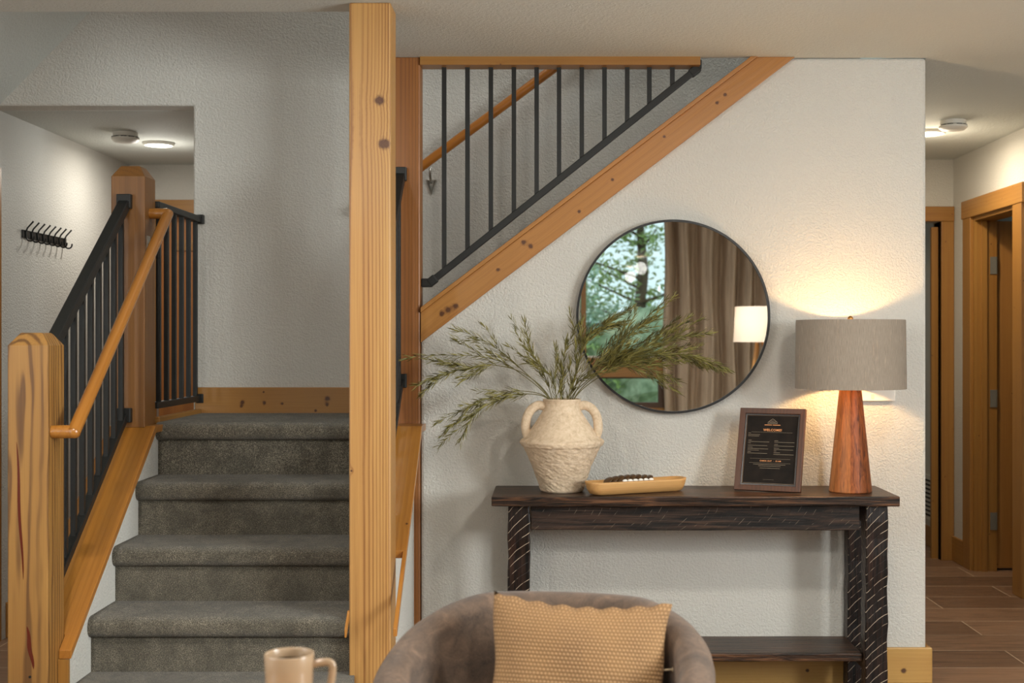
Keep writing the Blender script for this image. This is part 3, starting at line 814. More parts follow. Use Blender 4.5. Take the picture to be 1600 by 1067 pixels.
# ------------------------------------------------------------------ greenery
def leafmat(name, c1, c2):
    t = NT(name); o = t.obj(True)
    t.l(t.ramp(t.noise(o, 30, 2), [(.3, s2l(c1)), (.7, s2l(c2))]), t.b.inputs['Base Color'])
    t.b.inputs['Roughness'].default_value = .55
    t.b.inputs['Subsurface Weight'].default_value = 0
    return t.m
M['leaf'] = leafmat('olive_leaf', (88, 84, 38), (134, 124, 60))
M['stem'] = plain('stem', (96, 88, 44), .6)
def leaf(bm, p, d, nrm, L, w):
    d = d.normalized(); s = d.cross(nrm).normalized(); n = s.cross(d).normalized()
    prev = None
    for f, wf, bend in ((0, .25, 0), (.35, 1, .04), (.7, .75, .13), (1, .05, .28)):
        c = p+d*L*f+n*L*bend
        a, m_, b = bm.verts.new(c-s*w*wf/2), bm.verts.new(c-n*w*.18*wf), bm.verts.new(c+s*w*wf/2)
        if prev:
            bm.faces.new([prev[0], prev[1], m_, a]); bm.faces.new([prev[1], prev[2], b, m_])
        prev = (a, m_, b)
def branch(px, yend, text, seed, dens=1.0, start=.22, ymid=None, twigs=5):
    rnd = random.Random(seed)
    n = len(px); pts = []
    for i, (u, v) in enumerate(px):
        f = i/(n-1)
        y = VY+(yend-VY)*f**.8 if ymid is None else VY+(ymid-VY)*math.sin(PI*f)*.8+(yend-VY)*f
        p = P(u, v, y)
        if i == 0:
            p = Vector((VX+max(-.04, min(.04, p.x-VX)), VY+rnd.uniform(-.03, .03), TZ+.335))
        pts.append(p)
    pts = [Vector((VX+(pts[0].x-VX)*.4, VY, TZ+.16))]+pts
    sp = spline(pts, 60)
    r = thing('greenery_branch', text, 'branch', tuple(sp[0]), group='olive green branches in the clay vase')
    obj('stem', tube(B(), sp, [.0022*(1-.7*i/60) for i in range(61)], 6), M['stem'], r, smooth=True)
    bm = B()
    stems = [(sp, start+.08, 1.0)]
    for k in range(twigs):
        f = start+.08+(.8-start)*(k+rnd.random()*.7)/max(twigs, 1)
        i = int(f*60); t_ = (sp[min(i+2, 60)]-sp[i-1]).normalized()
        ax = Vector((rnd.uniform(-.3, .3), 1, rnd.uniform(-.3, .3))).normalized()
        d = Matrix.Rotation(rnd.choice((-1, 1))*rnd.uniform(.3, .6), 3, ax) @ t_
        L = rnd.uniform(.07, .12); mid = sp[i]+d*L*.5+t_*L*.06
        tw = spline([sp[i], mid, sp[i]+d*L+t_*L*.3], 12)
        tube(bm, tw, [.0012*(1-.6*j/12) for j in range(13)], 5)
        stems.append((tw, .15, .85))
    for path, s0, sc_ in stems:
        m = len(path)-1
        Ltot = sum((path[i+1]-path[i]).length for i in range(m))
        cnt = int(Ltot*(1-s0)/.0040*dens)
        for k in range(cnt):
            f = s0+(1-s0)*(k+rnd.random()*.5)/cnt
            i = min(int(f*m), m-1); q = f*m-i; p = path[i].lerp(path[i+1], q)
            t_ = (path[i+1]-path[i]).normalized()
            rr = rnd.uniform(0, 2*PI)
            perp = t_.orthogonal().normalized(); perp = Matrix.Rotation(rr, 3, t_) @ perp
            perp.y *= .7
            if perp.length < .2: continue
            d = t_*rnd.uniform(.6, 1.1)+perp.normalized()*rnd.uniform(.45, 1.15)
            leaf(bm, p, d, perp*-1+t_*.3, rnd.uniform(.034, .054)*sc_*(1-.2*f), rnd.uniform(.0038, .0056))
    obj('leaves', bm, M['leaf'], r)
    return r
BR = [
 ([(853, 612), (802, 575), (768, 560), (731, 555), (664, 555), (634, 559)], 4.86, 'topmost long green branch reaching left across the reddish post', 1, .55, .25, 3),
 ([(853, 615), (822, 585), (772, 570), (731, 575), (687, 585), (650, 603)], 4.80, 'dense green branch ending left at the reddish post, below the topmost one', 2, 1.2, .4, 6),
 ([(856, 613), (809, 571), (782, 548), (748, 527), (712, 515)], 4.84, 'green branch rising up and left below the stringer', 3, .75, .3, 3),
 ([(853, 620), (809, 615), (768, 629), (748, 642), (731, 662), (718, 690)], 4.74, 'drooping green branch whose tip hangs lowest on the left', 4, .9, .2, 5),
 ([(853, 618), (809, 610), (762, 622), (725, 640), (682, 658)], 4.76, 'low green branch reaching left below the dense one', 5, .8, .3, 5),
 ([(863, 615), (849, 581), (836, 561), (826, 531), (819, 502)], 4.84, 'short green branch standing up left of the vase mouth', 6, .8, .15, 4),
 ([(877, 618), (880, 588), (881, 561), (884, 530)], 4.84, 'shortest upright green branch straight above the vase mouth', 7, .9, .05, 4),
 ([(887, 618), (897, 588), (907, 554), (900, 521), (890, 486)], 4.86, 'thin grey green upright branch at the left rim of the mirror', 8, .55, .15, 2),
 ([(890, 618), (904, 571), (914, 534), (934, 512), (966, 506)], 4.83, 'green branch curling right over the lower left of the mirror', 9, 1.1, .15, 6),
 ([(893, 620), (924, 578), (957, 561), (1001, 548), (1052, 530), (1108, 520)], 4.76, 'long green branch reaching right across the mirror, upper one', 10, 1.25, .3, 8),
 ([(897, 620), (937, 581), (978, 561), (1042, 552), (1092, 558), (1136, 576)], 4.72, 'longest green branch reaching right across the mirror to the curtain reflection', 11, 1.35, .3, 8),
 ([(890, 619), (924, 588), (957, 558), (984, 524), (1008, 506), (1030, 496)], 4.80, 'green branch rising to the mirror centre', 12, .95, .3, 5),
 ([(895, 620), (938, 587), (970, 572), (1012, 574), (1060, 596)], 4.70, 'green branch drooping right over the lower half of the mirror', 13, 1.0, .35, 6),
 ([(870, 618), (862, 590), (846, 574), (822, 566)], 4.74, 'small green sprig leaning left just above the vase', 14, .8, .1, 3),
 ([(888, 619), (900, 600), (918, 588), (938, 580)], 4.72, 'small green sprig leaning right just above the vase', 15, .7, .1, 3),
]
for px, ye, tx, sd, dn, s0, tw in BR: branch(px, ye, tx, sd, dn, s0, None, tw)

# ------------------------------------------------------------------ dough bowl tray and garland
tray_m = wood('tray_wood', (244, 192, 146), (228, 168, 122), (186, 124, 84), 'X', period=.016, con=.3, rough=.6, coat=0, dist=4)
TX, TY, TA = .318, 4.745, math.radians(25)
r = thing('wooden_tray', 'long pale wooden dough bowl with rounded ends on the console table', 'tray', (TX, TY, TZ+.0005), (0, 0, TA))
def rr_ring(L, W, z, n=10, rc=.9):
    out = []; rad = W/2*rc
    for cx, cy, a0 in ((L/2-rad, W/2-rad, 0), (-L/2+rad, W/2-rad, PI/2), (-L/2+rad, -W/2+rad, PI), (L/2-rad, -W/2+rad, 3*PI/2)):
        for i in range(n+1):
            a_ = a0+PI/2*i/n
            out.append((cx+rad*math.cos(a_), cy+rad*math.sin(a_), z))
    return out
bm = B()
prof_t = [(.345, .055, 0), (.375, .077, .004), (.396, .09, .021), (.408, .099, .038), (.410, .101, .045), (.398, .089, .046), (.37, .072, .028), (.34, .05, .016)]
rings = []
for L, W, z in prof_t:
    ring = []
    for p in rr_ring(L, W, z):
        zz = p[2]+(.004*(2*abs(p[0])/.39)**3 if z > .03 else 0)
        ring.append(bm.verts.new((p[0], p[1], zz)))
    rings.append(ring)
for k in range(len(rings)-1):
    n = len(rings[k])
    for i in range(n): bm.faces.new([rings[k][i], rings[k][(i+1) % n], rings[k+1][(i+1) % n], rings[k+1][i]])
bm.faces.new(rings[0][::-1]); bm.faces.new(rings[-1])
obj('bowl', bm, tray_m, r, world=False, smooth=True)
disc_m = plain('dark_shell', (72, 48, 22), .3, coat=.4); white_m = plain('white_shell', (232, 226, 216), .3)
r = thing('shell_garland', 'row of overlapping dark brown discs and white beads in the wooden tray', 'garland', (TX-.005, TY, TZ+.02), (0, 0, TA))
for k in range(8):
    x = -.095+.021*k; z = .010+.006*math.sin(k/7*PI)
    bm = B(); lathe(bm, [(.0005, -.0025), (.018, -.002), (.020, 0), (.018, .002), (.0005, .003)], 0, 0, 20, sq=.8)
    bmesh.ops.rotate(bm, verts=bm.verts, cent=(0, 0, 0), matrix=Euler((.30, -.55, .1*(k % 3))).to_matrix())
    bmesh.ops.translate(bm, verts=bm.verts, vec=(x*1.15, .004, z+.020))
    obj('disc', bm, disc_m, r, world=False, smooth=True)
for k in range(6):
    x = -.052+.022*k
    bm = B(); bmesh.ops.create_uvsphere(bm, u_segments=14, v_segments=8, radius=.0085, matrix=Matrix.Translation((x, -.020, .0275)) @ Matrix.Diagonal((1.25, .8, .75, 1)))
    obj('bead', bm, white_m, r, world=False, smooth=True)

# ------------------------------------------------------------------ table lamp
t = NT('walnut_staves'); o = t.obj()
sx = t.n('ShaderNodeSeparateXYZ'); t.l(o, sx.inputs[0])
an = t.math('ARCTAN2', sx.outputs[1], sx.outputs[0])
cell = t.math('FLOOR', t.math('MULTIPLY', an, 14/(2*PI)))
wn = t.n('ShaderNodeTexWhiteNoise', noise_dimensions='1D'); t.l(cell, wn.inputs['W'])
mp = t.n('ShaderNodeMapping'); mp.inputs['Scale'].default_value = (1, 1, .12); t.l(o, mp.inputs['Vector'])
g = t.noise(mp.outputs[0], 75, 4, .6, 1.5)
c = t.ramp(wn.outputs[0], [(0, s2l((76, 34, 16))), (.35, s2l((140, 70, 30))), (.7, s2l((196, 128, 72))), (1, s2l((92, 72, 58)))])
c = t.mix(.42, c, t.ramp(g, [(.36, s2l((40, 18, 9))), (.62, s2l((190, 108, 50)))]))
t.l(c, t.b.inputs['Base Color']); t.b.inputs['Roughness'].default_value = .5; t.b.inputs['Specular IOR Level'].default_value = .3; M['walnut'] = t.m
t = NT('linen_shade'); o = t.obj()
an = t.n('ShaderNodeSeparateXYZ'); t.l(o, an.inputs[0])
a_ = t.math('ARCTAN2', an.outputs[1], an.outputs[0])
cb = t.n('ShaderNodeCombineXYZ'); t.l(t.math('MULTIPLY', a_, 1.0), cb.inputs[0]); t.l(t.math('MULTIPLY', an.outputs[2], .25), cb.inputs[2])
g = t.noise(cb.outputs[0], 110, 3, .7); g2 = t.noise(cb.outputs[0], 12, 3, .6)
c = t.ramp(g, [(.3, s2l((128, 116, 102))), (.7, s2l((164, 150, 134)))])
t.l(c, t.b.inputs['Base Color']); t.b.inputs['Roughness'].default_value = .9
tr = t.n('ShaderNodeBsdfTranslucent'); tr.inputs[0].default_value = (.95, .7, .45, 1)
mx = t.n('ShaderNodeMixShader')
t.l(t.ramp(t.math('MULTIPLY', g2, t.math('ADD', g, .5)), [(.62, (.005, .005, .005)), (.72, (.16, .16, .16))]), mx.inputs[0])
t.l(t.b.outputs[0], mx.inputs[1]); t.l(tr.outputs[0], mx.inputs[2]); t.l(mx.outputs[0], t.t.nodes['Material Output'].inputs[0])
t.bump(g, .3, .002); M['shade'] = t.m
brass = plain('brass', (176, 132, 76), .3, 1)
LX, LY = 1.119, 4.775
r = thing('table_lamp', 'table lamp with grey drum shade and tapered wooden base on the console table', 'lamp', (LX, LY, TZ))
obj('lamp_base', lathe(B(), [(.0005, TZ+.0005), (.076, TZ+.0005), (.079, TZ+.004), (.0785, TZ+.01), (.041, 1.150), (.0395, 1.156), (.0005, 1.156)], LX, LY, 56), M['walnut'], r, autos=35)
obj('lamp_stem', lathe(B(), [(.008, 1.156), (.008, 1.21), (.018, 1.212), (.018, 1.245)], LX, LY, 20), brass, r, autos=35)
bm = B(); n = 72
for a0, z0_, z1_ in ((0, 1.155, 1.410),):
    R0, R1 = .2035, .2000
    lathe(bm, [(R0, z0_), (R1, z1_), (R1-.003, z1_), (R0-.003, z0_), (R0, z0_)], LX, LY, n, cap=False)
bmesh.ops.remove_doubles(bm, verts=bm.verts, dist=.0001)
obj('lamp_shade', bm, M['shade'], r, autos=40)
bm = B()
for k in range(3):
    a_ = 2*PI*k/3+.4; tube(bm, [(LX, LY, 1.395), (LX+.197*math.cos(a_), LY+.197*math.sin(a_), 1.400)], .0018, 6)
tube(bm, [(LX+.035, LY, 1.25), (LX+.04, LY, 1.34), (LX, LY, 1.395)], .0018, 6); tube(bm, [(LX-.035, LY, 1.25), (LX-.04, LY, 1.34), (LX, LY, 1.395)], .0018, 6)
obj('harp', bm, brass, r)
bm = B(); bmesh.ops.create_uvsphere(bm, u_segments=16, v_segments=10, radius=.0105, matrix=Matrix.Translation((LX, LY, 1.415))); tube(bm, [(LX, LY, 1.395), (LX, LY, 1.41)], .004)
obj('finial', bm, brass, r, smooth=True)
bulbm = plain('bulb_glow', (255, 230, 190), .4, emis=(255, 205, 140), es=420)
bm = B(); bmesh.ops.create_uvsphere(bm, u_segments=16, v_segments=10, radius=.026, matrix=Matrix.Translation((LX, LY, 1.285)))
ob = obj('bulb', bm, bulbm, r, smooth=True)

# wall control behind the lamp
r = thing('wall_control', 'white wall control box behind the lamp shade, its lower edge showing', 'thermostat', (1.29, YW, 1.13))
obj('case', B(1.195, 1.342, YW-.022, YW, 1.098, 1.185), M['white_plastic'], r, bevel=.003)
obj('sensor', B(1.247, 1.259, YW-.024, YW-.022, 1.107, 1.125), plain('ivory', (214, 200, 176), .4), r)

# ------------------------------------------------------------------ welcome frame
FW, FH, FA = .251, .317, math.radians(18)
fl = Vector((.693, 4.81, TZ)); fr_ = Vector((.923, 4.71, TZ)); mid = (fl+fr_)/2
za = math.atan2(fr_.y-fl.y, fr_.x-fl.x)
r = thing('picture_frame', 'leaning brown picture frame with black welcome sheet beside the lamp', 'picture frame', (mid.x, mid.y, TZ+.001), (-FA, 0, za))
fm = wood('frame_wood', (112, 66, 44), (86, 48, 32), (56, 30, 20), 'Z', period=.012, rough=.5, coat=0, rnd=False)
fm2 = wood('frame_wood_side', (118, 72, 50), (96, 56, 38), (66, 36, 26), 'X', period=.012, rough=.35, coat=.3, rnd=False)
def mitre(bm, W, H, w, y0, y1, z0=0, sl=.0):
    o_ = [(-W/2, z0), (W/2, z0), (W/2, z0+H), (-W/2, z0+H)]
    i_ = [(-W/2+w, z0+w), (W/2-w, z0+w), (W/2-w, z0+H-w), (-W/2+w, z0+H-w)]
    V = {}
    for k in range(4):
        V['of', k] = bm.verts.new((o_[k][0], y0, o_[k][1])); V['ob', k] = bm.verts.new((o_[k][0], y1, o_[k][1]))
        V['if', k] = bm.verts.new((i_[k][0], y0+sl, i_[k][1])); V['ib', k] = bm.verts.new((i_[k][0], y1, i_[k][1]))
    for k in range(4):
        j = (k+1) % 4
        bm.faces.new([V['of', k], V['of', j], V['if', j], V['if', k]]); bm.faces.new([V['ob', j], V['ob', k], V['ib', k], V['ib', j]])
        bm.faces.new([V['of', j], V['of', k], V['ob', k], V['ob', j]]); bm.faces.new([V['if', k], V['if', j], V['ib', j], V['ib', k]])
    return bm
obj('frame', mitre(B(), FW, FH, .021, -.018, 0, 0, .002), fm, r, world=False, bevel=.002)
bm = mitre(B(), FW-.042, FH-.042, .006, -.012, -.002, .021); 
obj('inner_frame', bm, plain('inner_black', (36, 28, 24), .3), r, world=False, bevel=.001)
bm = mitre(B(), FW-.054, FH-.054, .0008, -.0095, -.004, .027); box(bm, -FW/2+.0305, FW/2-.0305, -.0046, -.0040, .0305, .0315)
obj('gold_line', bm, plain('dull_gold', (120, 98, 76), .4), r, world=False)
t = NT('chalk_sheet'); t.l(t.ramp(t.noise(t.obj(), 20, 3), [(.3, s2l((22, 18, 14))), (.7, s2l((38, 30, 24)))]), t.b.inputs['Base Color']); t.b.inputs['Roughness'].default_value = .7; t.b.inputs['Specular IOR Level'].default_value = .15
obj('sheet', B(-FW/2+.026, FW/2-.026, -.004, -.002, .026, FH-.026), t.m, r, world=False)
# glass-free stand at the back
obj('easel_leg', bar(B(), (0, .002, .24), (0, .072, .03), .05, .004, up=(0, 1, 0)), plain('easel_black', (24, 22, 20), .7), r, world=False)
ink_w = plain('print_cream', (150, 134, 110), .6); ink_c = plain('print_copper', (236, 158, 96), .6)
SYF = -.0045
def pxz(v): return FH-(v-0)   # helper: distance from the top edge
def text(s, x, z, size, mat, align='CENTER'):
    cu = bpy.data.curves.new('lettering', 'FONT'); cu.body = s; cu.size = size; cu.align_x = align; cu.align_y = 'CENTER'
    cu.extrude = .0002; cu.offset = size*.02; cu.space_character = 1.15
    cu.materials.append(mat)
    tmp = bpy.data.objects.new('tmp', cu); C.objects.link(tmp)
    me = bpy.data.meshes.new_from_object(tmp.evaluated_get(bpy.context.evaluated_depsgraph_get()))
    bpy.data.objects.remove(tmp)
    o = bpy.data.objects.new('lettering', me); C.objects.link(o); o.parent = r
    o.location = (x, SYF, z); o.rotation_euler = (PI/2, 0, 0)
    return o
text('WELCOME!', 0.002, FH-.082, .0125, ink_c)
text('CHECK OUT  \u00b7  10 AM', 0.002, FH-.201, .0072, ink_c)
bm = B()
def tri_line(pts, w):
    for (a0, b0), (a1, b1) in zip(pts[:-1], pts[1:]): bar(bm, (a0, SYF, b0), (a1, SYF, b1), w, .0006, up=(0, 1, 0))
tri_line([(-.018, FH-.052), (-.004, FH-.0405), (0, FH-.0385), (.004, FH-.0405), (.018, FH-.052)], .0014)
tri_line([(-.012, FH-.0505), (.012, FH-.0505)], .0016); tri_line([(-.006, FH-.046), (.004, FH-.046)], .0010)
tri_line([(-.019, FH-.0555), (.019, FH-.0555)], .0016)
obj('mountain_logo', bm, ink_w, r, world=False)
bm = B(); tri_line([(-.030, FH-.062), (-.002, FH-.062)], .0022); tri_line([(.001, FH-.062), (.030, FH-.062)], .0022)
obj('printed_line', bm, ink_c, r, world=False)
def lines(L, mat, nm='printed_line'):
    global bm
    bm = B()
    for x0, x1, z, w in L: tri_line([(x0, FH-z), (x1, FH-z)], w*.7)
    obj(nm, bm, mat, r, world=False)
for q_ in ((-.078, .078, .0905, .0007), (-.076, .076, .1925, .0007), (-.078, .078, .209, .0007)): lines([q_], ink_w, 'printed_rule')
lines([(-.090, -.080, .0945, .0014), (-.090, -.045, .1005, .0014), (-.090, -.048, .106, .0014),
       (-.088, -.076, .1225, .0016), (-.088, -.008, .128, .0014), (-.088, -.078, .1335, .0014), (-.088, -.014, .1425, .0014), (-.088, -.070, .1495, .0014),
       (-.088, -.010, .155, .0014), (-.088, -.045, .161, .0012), (-.088, -.075, .167, .0014), (-.088, -.012, .1725, .0014),
       (.012, .026, .1225, .0016), (.012, .088, .128, .0014), (.012, .026, .1365, .0014), (.012, .088, .1425, .0014),
       (.012, .032, .151, .0014), (.012, .085, .1565, .0014), (.012, .022, .162, .0012), (.012, .036, .1685, .0014), (.012, .088, .175, .0014),
       (-.062, .060, .2145, .0014), (-.042, .042, .2205, .0014), (-.036, .040, .2285, .0012), (-.020, .020, .272, .0005)], ink_w)

# ------------------------------------------------------------------ mirror
MX, MY, MZ, MR = .477, 4.966, 1.427, .3765
def ringxz(bm, prof, n=128):
    rings = []
    for rr, y in prof:
        rings.append([bm.verts.new((MX+rr*math.cos(2*PI*i/n), y, MZ+rr*math.sin(2*PI*i/n))) for i in range(n)])
    return rings
r = thing('round_mirror', 'large round wall mirror with thin black frame above the console table', 'mirror', (MX, 4.985, MZ))
bm = B(); rg = ringxz(bm, [(MR, 4.998), (MR, 4.966), (MR-.0085, 4.966), (MR-.0085, 4.974), (MR-.02, 4.998)])
for k in range(len(rg)):
    a_, b_ = rg[k], rg[(k+1) % len(rg)]
    for i in range(128): bm.faces.new([a_[i], a_[(i+1) % 128], b_[(i+1) % 128], b_[i]])
obj('frame', bm, plain('mirror_frame_black', (20, 18, 17), .4), r, autos=40)
mir = NT('mirror_glass'); mir.b.inputs['Base Color'].default_value = (.86, .87, .86, 1); mir.b.inputs['Metallic'].default_value = 1; mir.b.inputs['Roughness'].default_value = 0.0
bm = B(); rg = ringxz(bm, [(MR-.0086, 4.974), (MR-.0086, 4.978)])
bm.faces.new(rg[0]); bm.faces.new(rg[1][::-1])
for i in range(128): bm.faces.new([rg[0][i], rg[0][(i+1) % 128], rg[1][(i+1) % 128], rg[1][i]])
obj('mirror_glass', bm, mir.m, r)

# ------------------------------------------------------------------ behind the camera: curtain, floor lamp
t = NT('curtain_cloth'); o = t.obj(); mp = t.n('ShaderNodeMapping'); mp.inputs['Scale'].default_value = (1, 1, .05); t.l(o, mp.inputs['Vector'])
t.l(t.ramp(t.noise(mp.outputs[0], 40, 3, .6), [(.3, s2l((164, 144, 122))), (.7, s2l((200, 180, 156)))]), t.b.inputs['Base Color']); t.b.inputs['Roughness'].default_value = .9
cr = thing('curtain', 'brown taupe curtain beside the window reflected in the mirror', 'curtain', (1.63, -2.8, .05))
bm = B(); nx, nz = 160, 14; g = []
for j in range(nz+1):
    row = []
    for i in range(nx+1):
        f = i/nx; z = .05+3.0*j/nz
        x = 1.13+1.0*f+.012*math.sin(j*.8+i*.05)
        y = -2.80+.085*math.sin(f*2*PI*5+1.1*math.sin(f*8))+.018*math.sin(f*2*PI*13+1)
        row.append(bm.verts.new((x, y, z)))
    g.append(row)
for j in range(nz):
    for i in range(nx): bm.faces.new([g[j][i], g[j][i+1], g[j+1][i+1], g[j+1][i]])
o = obj('curtain_panel', bm, t.m, cr, smooth=True)
m_ = o.modifiers.new('s', 'SOLIDIFY'); m_.thickness = .003
obj('curtain_rod', tube(B(), [(.2, -2.80, 3.07), (2.9, -2.80, 3.07)], .012, 12), M['black'], cr)
SX, SY_ = 1.745, -.75
fl = thing('floor_lamp', 'floor lamp with lit white shade and wooden legs, reflected in the mirror', 'lamp', (SX, SY_, 0))
t = NT('white_shade'); t.b.inputs['Base Color'].default_value = s2l((240, 232, 222)); t.b.inputs['Roughness'].default_value = .8
tr = t.n('ShaderNodeBsdfTranslucent'); tr.inputs[0].default_value = (1, .93, .82, 1); mx = t.n('ShaderNodeMixShader'); mx.inputs[0].default_value = .45
t.l(t.b.outputs[0], mx.inputs[1]); t.l(tr.outputs[0], mx.inputs[2]); t.l(mx.outputs[0], t.t.nodes['Material Output'].inputs[0])
bm = B(); lathe(bm, [(.215, 1.325), (.20, 1.62), (.197, 1.62), (.212, 1.325), (.215, 1.325)], SX, SY_, 48, cap=False); bmesh.ops.remove_doubles(bm, verts=bm.verts, dist=.0001)
obj('lamp_shade', bm, t.m, fl, autos=40)
for k in range(3):
    a_ = 2*PI*k/3+.3
    obj('leg', tube(B(), [(SX+.02*math.cos(a_), SY_+.02*math.sin(a_), 1.38), (SX+.3*math.cos(a_), SY_+.3*math.sin(a_), 0.0)], .016, 10), M['trimz'], fl, autos=50)
obj('socket', lathe(B(), [(.04, 1.36), (.04, 1.39), (.015, 1.40), (.015, 1.45)], SX, SY_, 16), brass, fl)
point('bulb_light', (SX, SY_, 1.49), 3, (1, .82, .66), .04, fl)

# ------------------------------------------------------------------ armchair and cushion
t = NT('brown_velvet'); o = t.obj()
n1 = t.noise(o, 16, 6, .75, 1.0); n2 = t.noise(o, 400, 2, .6)
c = t.ramp(n1, [(.3, s2l((52, 39, 30))), (.52, s2l((88, 68, 52))), (.7, s2l((118, 92, 72)))])
c = t.mix(.25, c, t.ramp(n2, [(.3, s2l((40, 32, 28))), (.7, s2l((122, 102, 86)))]))
t.l(c, t.b.inputs['Base Color']); t.b.inputs['Roughness'].default_value = .9
t.b.inputs['Sheen Weight'].default_value = .12; t.bump(n2, .4, .002); M['velvet'] = t.m
ac = thing('armchair', 'brown velvet barrel armchair with tan cushion, in front of the console table', 'armchair', (-.014, 2.735, 0), (0, 0, math.radians(-9)))
def shell():
    bm = B(); NA = 60; TH = .075
    rows = []
    A0, A1 = math.radians(-128), math.radians(128)
    for i in range(NA+1):
        a = A0+(A1-A0)*i/NA
        # plan: superellipse-like, open to the front (-y)
        ca, sa = math.cos(a), math.sin(a)
        R = .358
        # top height falls from back to arm fronts
        t_ = abs(a)/A1
        zt = .737-.175*(max(0, t_-.22)/.78)**1.35
        e = .86
        def pt(rad, fl):
            x = math.copysign(abs(sa)**e, sa)*rad; y = math.copysign(abs(ca)**e, ca)*rad*.94
            return Vector((x*(1+fl), y*(1+fl), 0))
        ring = []
        for (dr, zf, fl) in ((-.02, .0, -.06), (.0, .30, -.03), (0, .62, .0), (.002, .85, .01)):
            p = pt(R+dr, fl); p.z = .16+(zt-.16)*zf; ring.append(p)
        nseg = 8
        po = pt(R+.002, .01); pi_ = pt(R-TH, .0)
        for k in range(nseg+1):
            b_ = PI*k/nseg
            c_ = (po+pi_)/2; h = (po-pi_)/2
            p = c_+h*math.cos(b_); p.z = zt-.034+.034*math.sin(b_); ring.append(p)
        for zf in (.7, .35, .0):
            p = pt(R-TH, .0); p.z = .30+(zt-.30)*zf; ring.append(p)
        p = pt(R-TH, 0); p.z = .16; ring.append(p)
        rows.append([bm.verts.new(q) for q in ring])
    for i in range(NA):
        n = len(rows[i])
        for k in range(n): bm.faces.new([rows[i][k], rows[i+1][k], rows[i+1][(k+1) % n], rows[i][(k+1) % n]])
    bm.faces.new(rows[0]); bm.faces.new(rows[-1][::-1])
    return bm
o = obj('back_shell', shell(), M['velvet'], ac, world=False, smooth=True)
bm = lathe(B(), [(.0005, .20), (.28, .20), (.298, .22), (.298, .33), (.285, .355), (.24, .368), (.0005, .372)], 0, -.0, 48, sq=.95)
obj('seat', bm, M['velvet'], ac, world=False, autos=60)
for sx_, sy_ in ((-1, -1), (1, -1), (-1, 1), (1, 1)):
    obj('leg', tube(B(), [(.22*sx_, .2*sy_, .25), (.25*sx_, .23*sy_, 0)], [.02, .012], 12), M['walnut'], ac, world=False, autos=50)

t = NT('tan_weave'); tc = t.n('ShaderNodeTexCoord'); o = tc.outputs['UV']
mp = t.n('ShaderNodeMapping'); mp.inputs['Scale'].default_value = (46, 46, 1); t.l(o, mp.inputs['Vector'])
sx = t.n('ShaderNodeSeparateXYZ'); t.l(mp.outputs[0], sx.inputs[0])
row = t.math('FLOOR', sx.outputs[1]); off = t.math('MULTIPLY', t.math('MODULO', row, 2), .5)
fx = t.math('SUBTRACT', t.math('FRACT', t.math('ADD', sx.outputs[0], off)), .5); fy = t.math('SUBTRACT', t.math('FRACT', sx.outputs[1]), .5)
d = t.math('SQRT', t.math('ADD', t.math('MULTIPLY', fx, fx), t.math('MULTIPLY', fy, fy)))
dot = t.math('SUBTRACT', 1, t.math('MULTIPLY', d, 1.9), clamp=True)
c = t.ramp(dot, [(0, s2l((108, 78, 48))), (.45, s2l((132, 98, 64))), (1, s2l((180, 146, 106)))])
c = t.mix(t.math('MULTIPLY', t.noise(o, 5, 2), .35), c, s2l((186, 142, 88)))
t.l(c, t.b.inputs['Base Color']); t.b.inputs['Roughness'].default_value = .85
t.bump(dot, .6, .005); M['weave'] = t.m
cu = thing('cushion', 'square tan woven cushion leaning on the brown armchair', 'cushion', (.042, 2.75, .375), (math.radians(-16), math.radians(2.5), math.radians(-6)))
bm = B(); N = 36; S = .40; front = []; back = []
uvl = bm.loops.layers.uv.new('uv')
def pil(i, j, s):
    u = i/N*2-1; v = j/N*2-1
    ed = (1-abs(u)**2.6)*(1-abs(v)**2.6)
    th = .078*max(ed, 0)**.5
    px = u*S/2*(1-.075*(1-abs(v)**2)*abs(u)**2); pz = v*S/2*(1-.11*(1-abs(u)**2)*abs(v)**2)
    if v > .9: pz += .003*math.sin(u*23)
    px += .003*math.sin(v*7)
    th += .004*math.sin(u*5+v*3)*ed
    return Vector((px, -s*th, pz+S/2))
for s, G in ((1, front), (-1, back)):
    for j in range(N+1):
        row_ = []
        for i in range(N+1):
            if s == -1 and (i in (0, N) or j in (0, N)): row_.append(front[j][i])
            else: row_.append(bm.verts.new(pil(i, j, s)))
        G.append(row_)
for G in (front, back):
    for j in range(N):
        for i in range(N):
            f = bm.faces.new([G[j][i], G[j][i+1], G[j+1][i+1], G[j+1][i]])
            for lp, (a_, b_) in zip(f.loops, ((i, j), (i+1, j), (i+1, j+1), (i, j+1))): lp[uvl].uv = (a_/N, b_/N)
obj('cover', bm, M['weave'], cu, world=False, smooth=True)
bm = B(); tube(bm, [(S/2-.012, 0, .255), (S/2+.010, 0, .258)], .002); bmesh.ops.create_uvsphere(bm, u_segments=12, v_segments=8, radius=.006, matrix=Matrix.Translation((S/2+.012, 0, .258)))
obj('button', bm, plain('cream_button', (226, 206, 172), .5), cu, world=False, smooth=True)

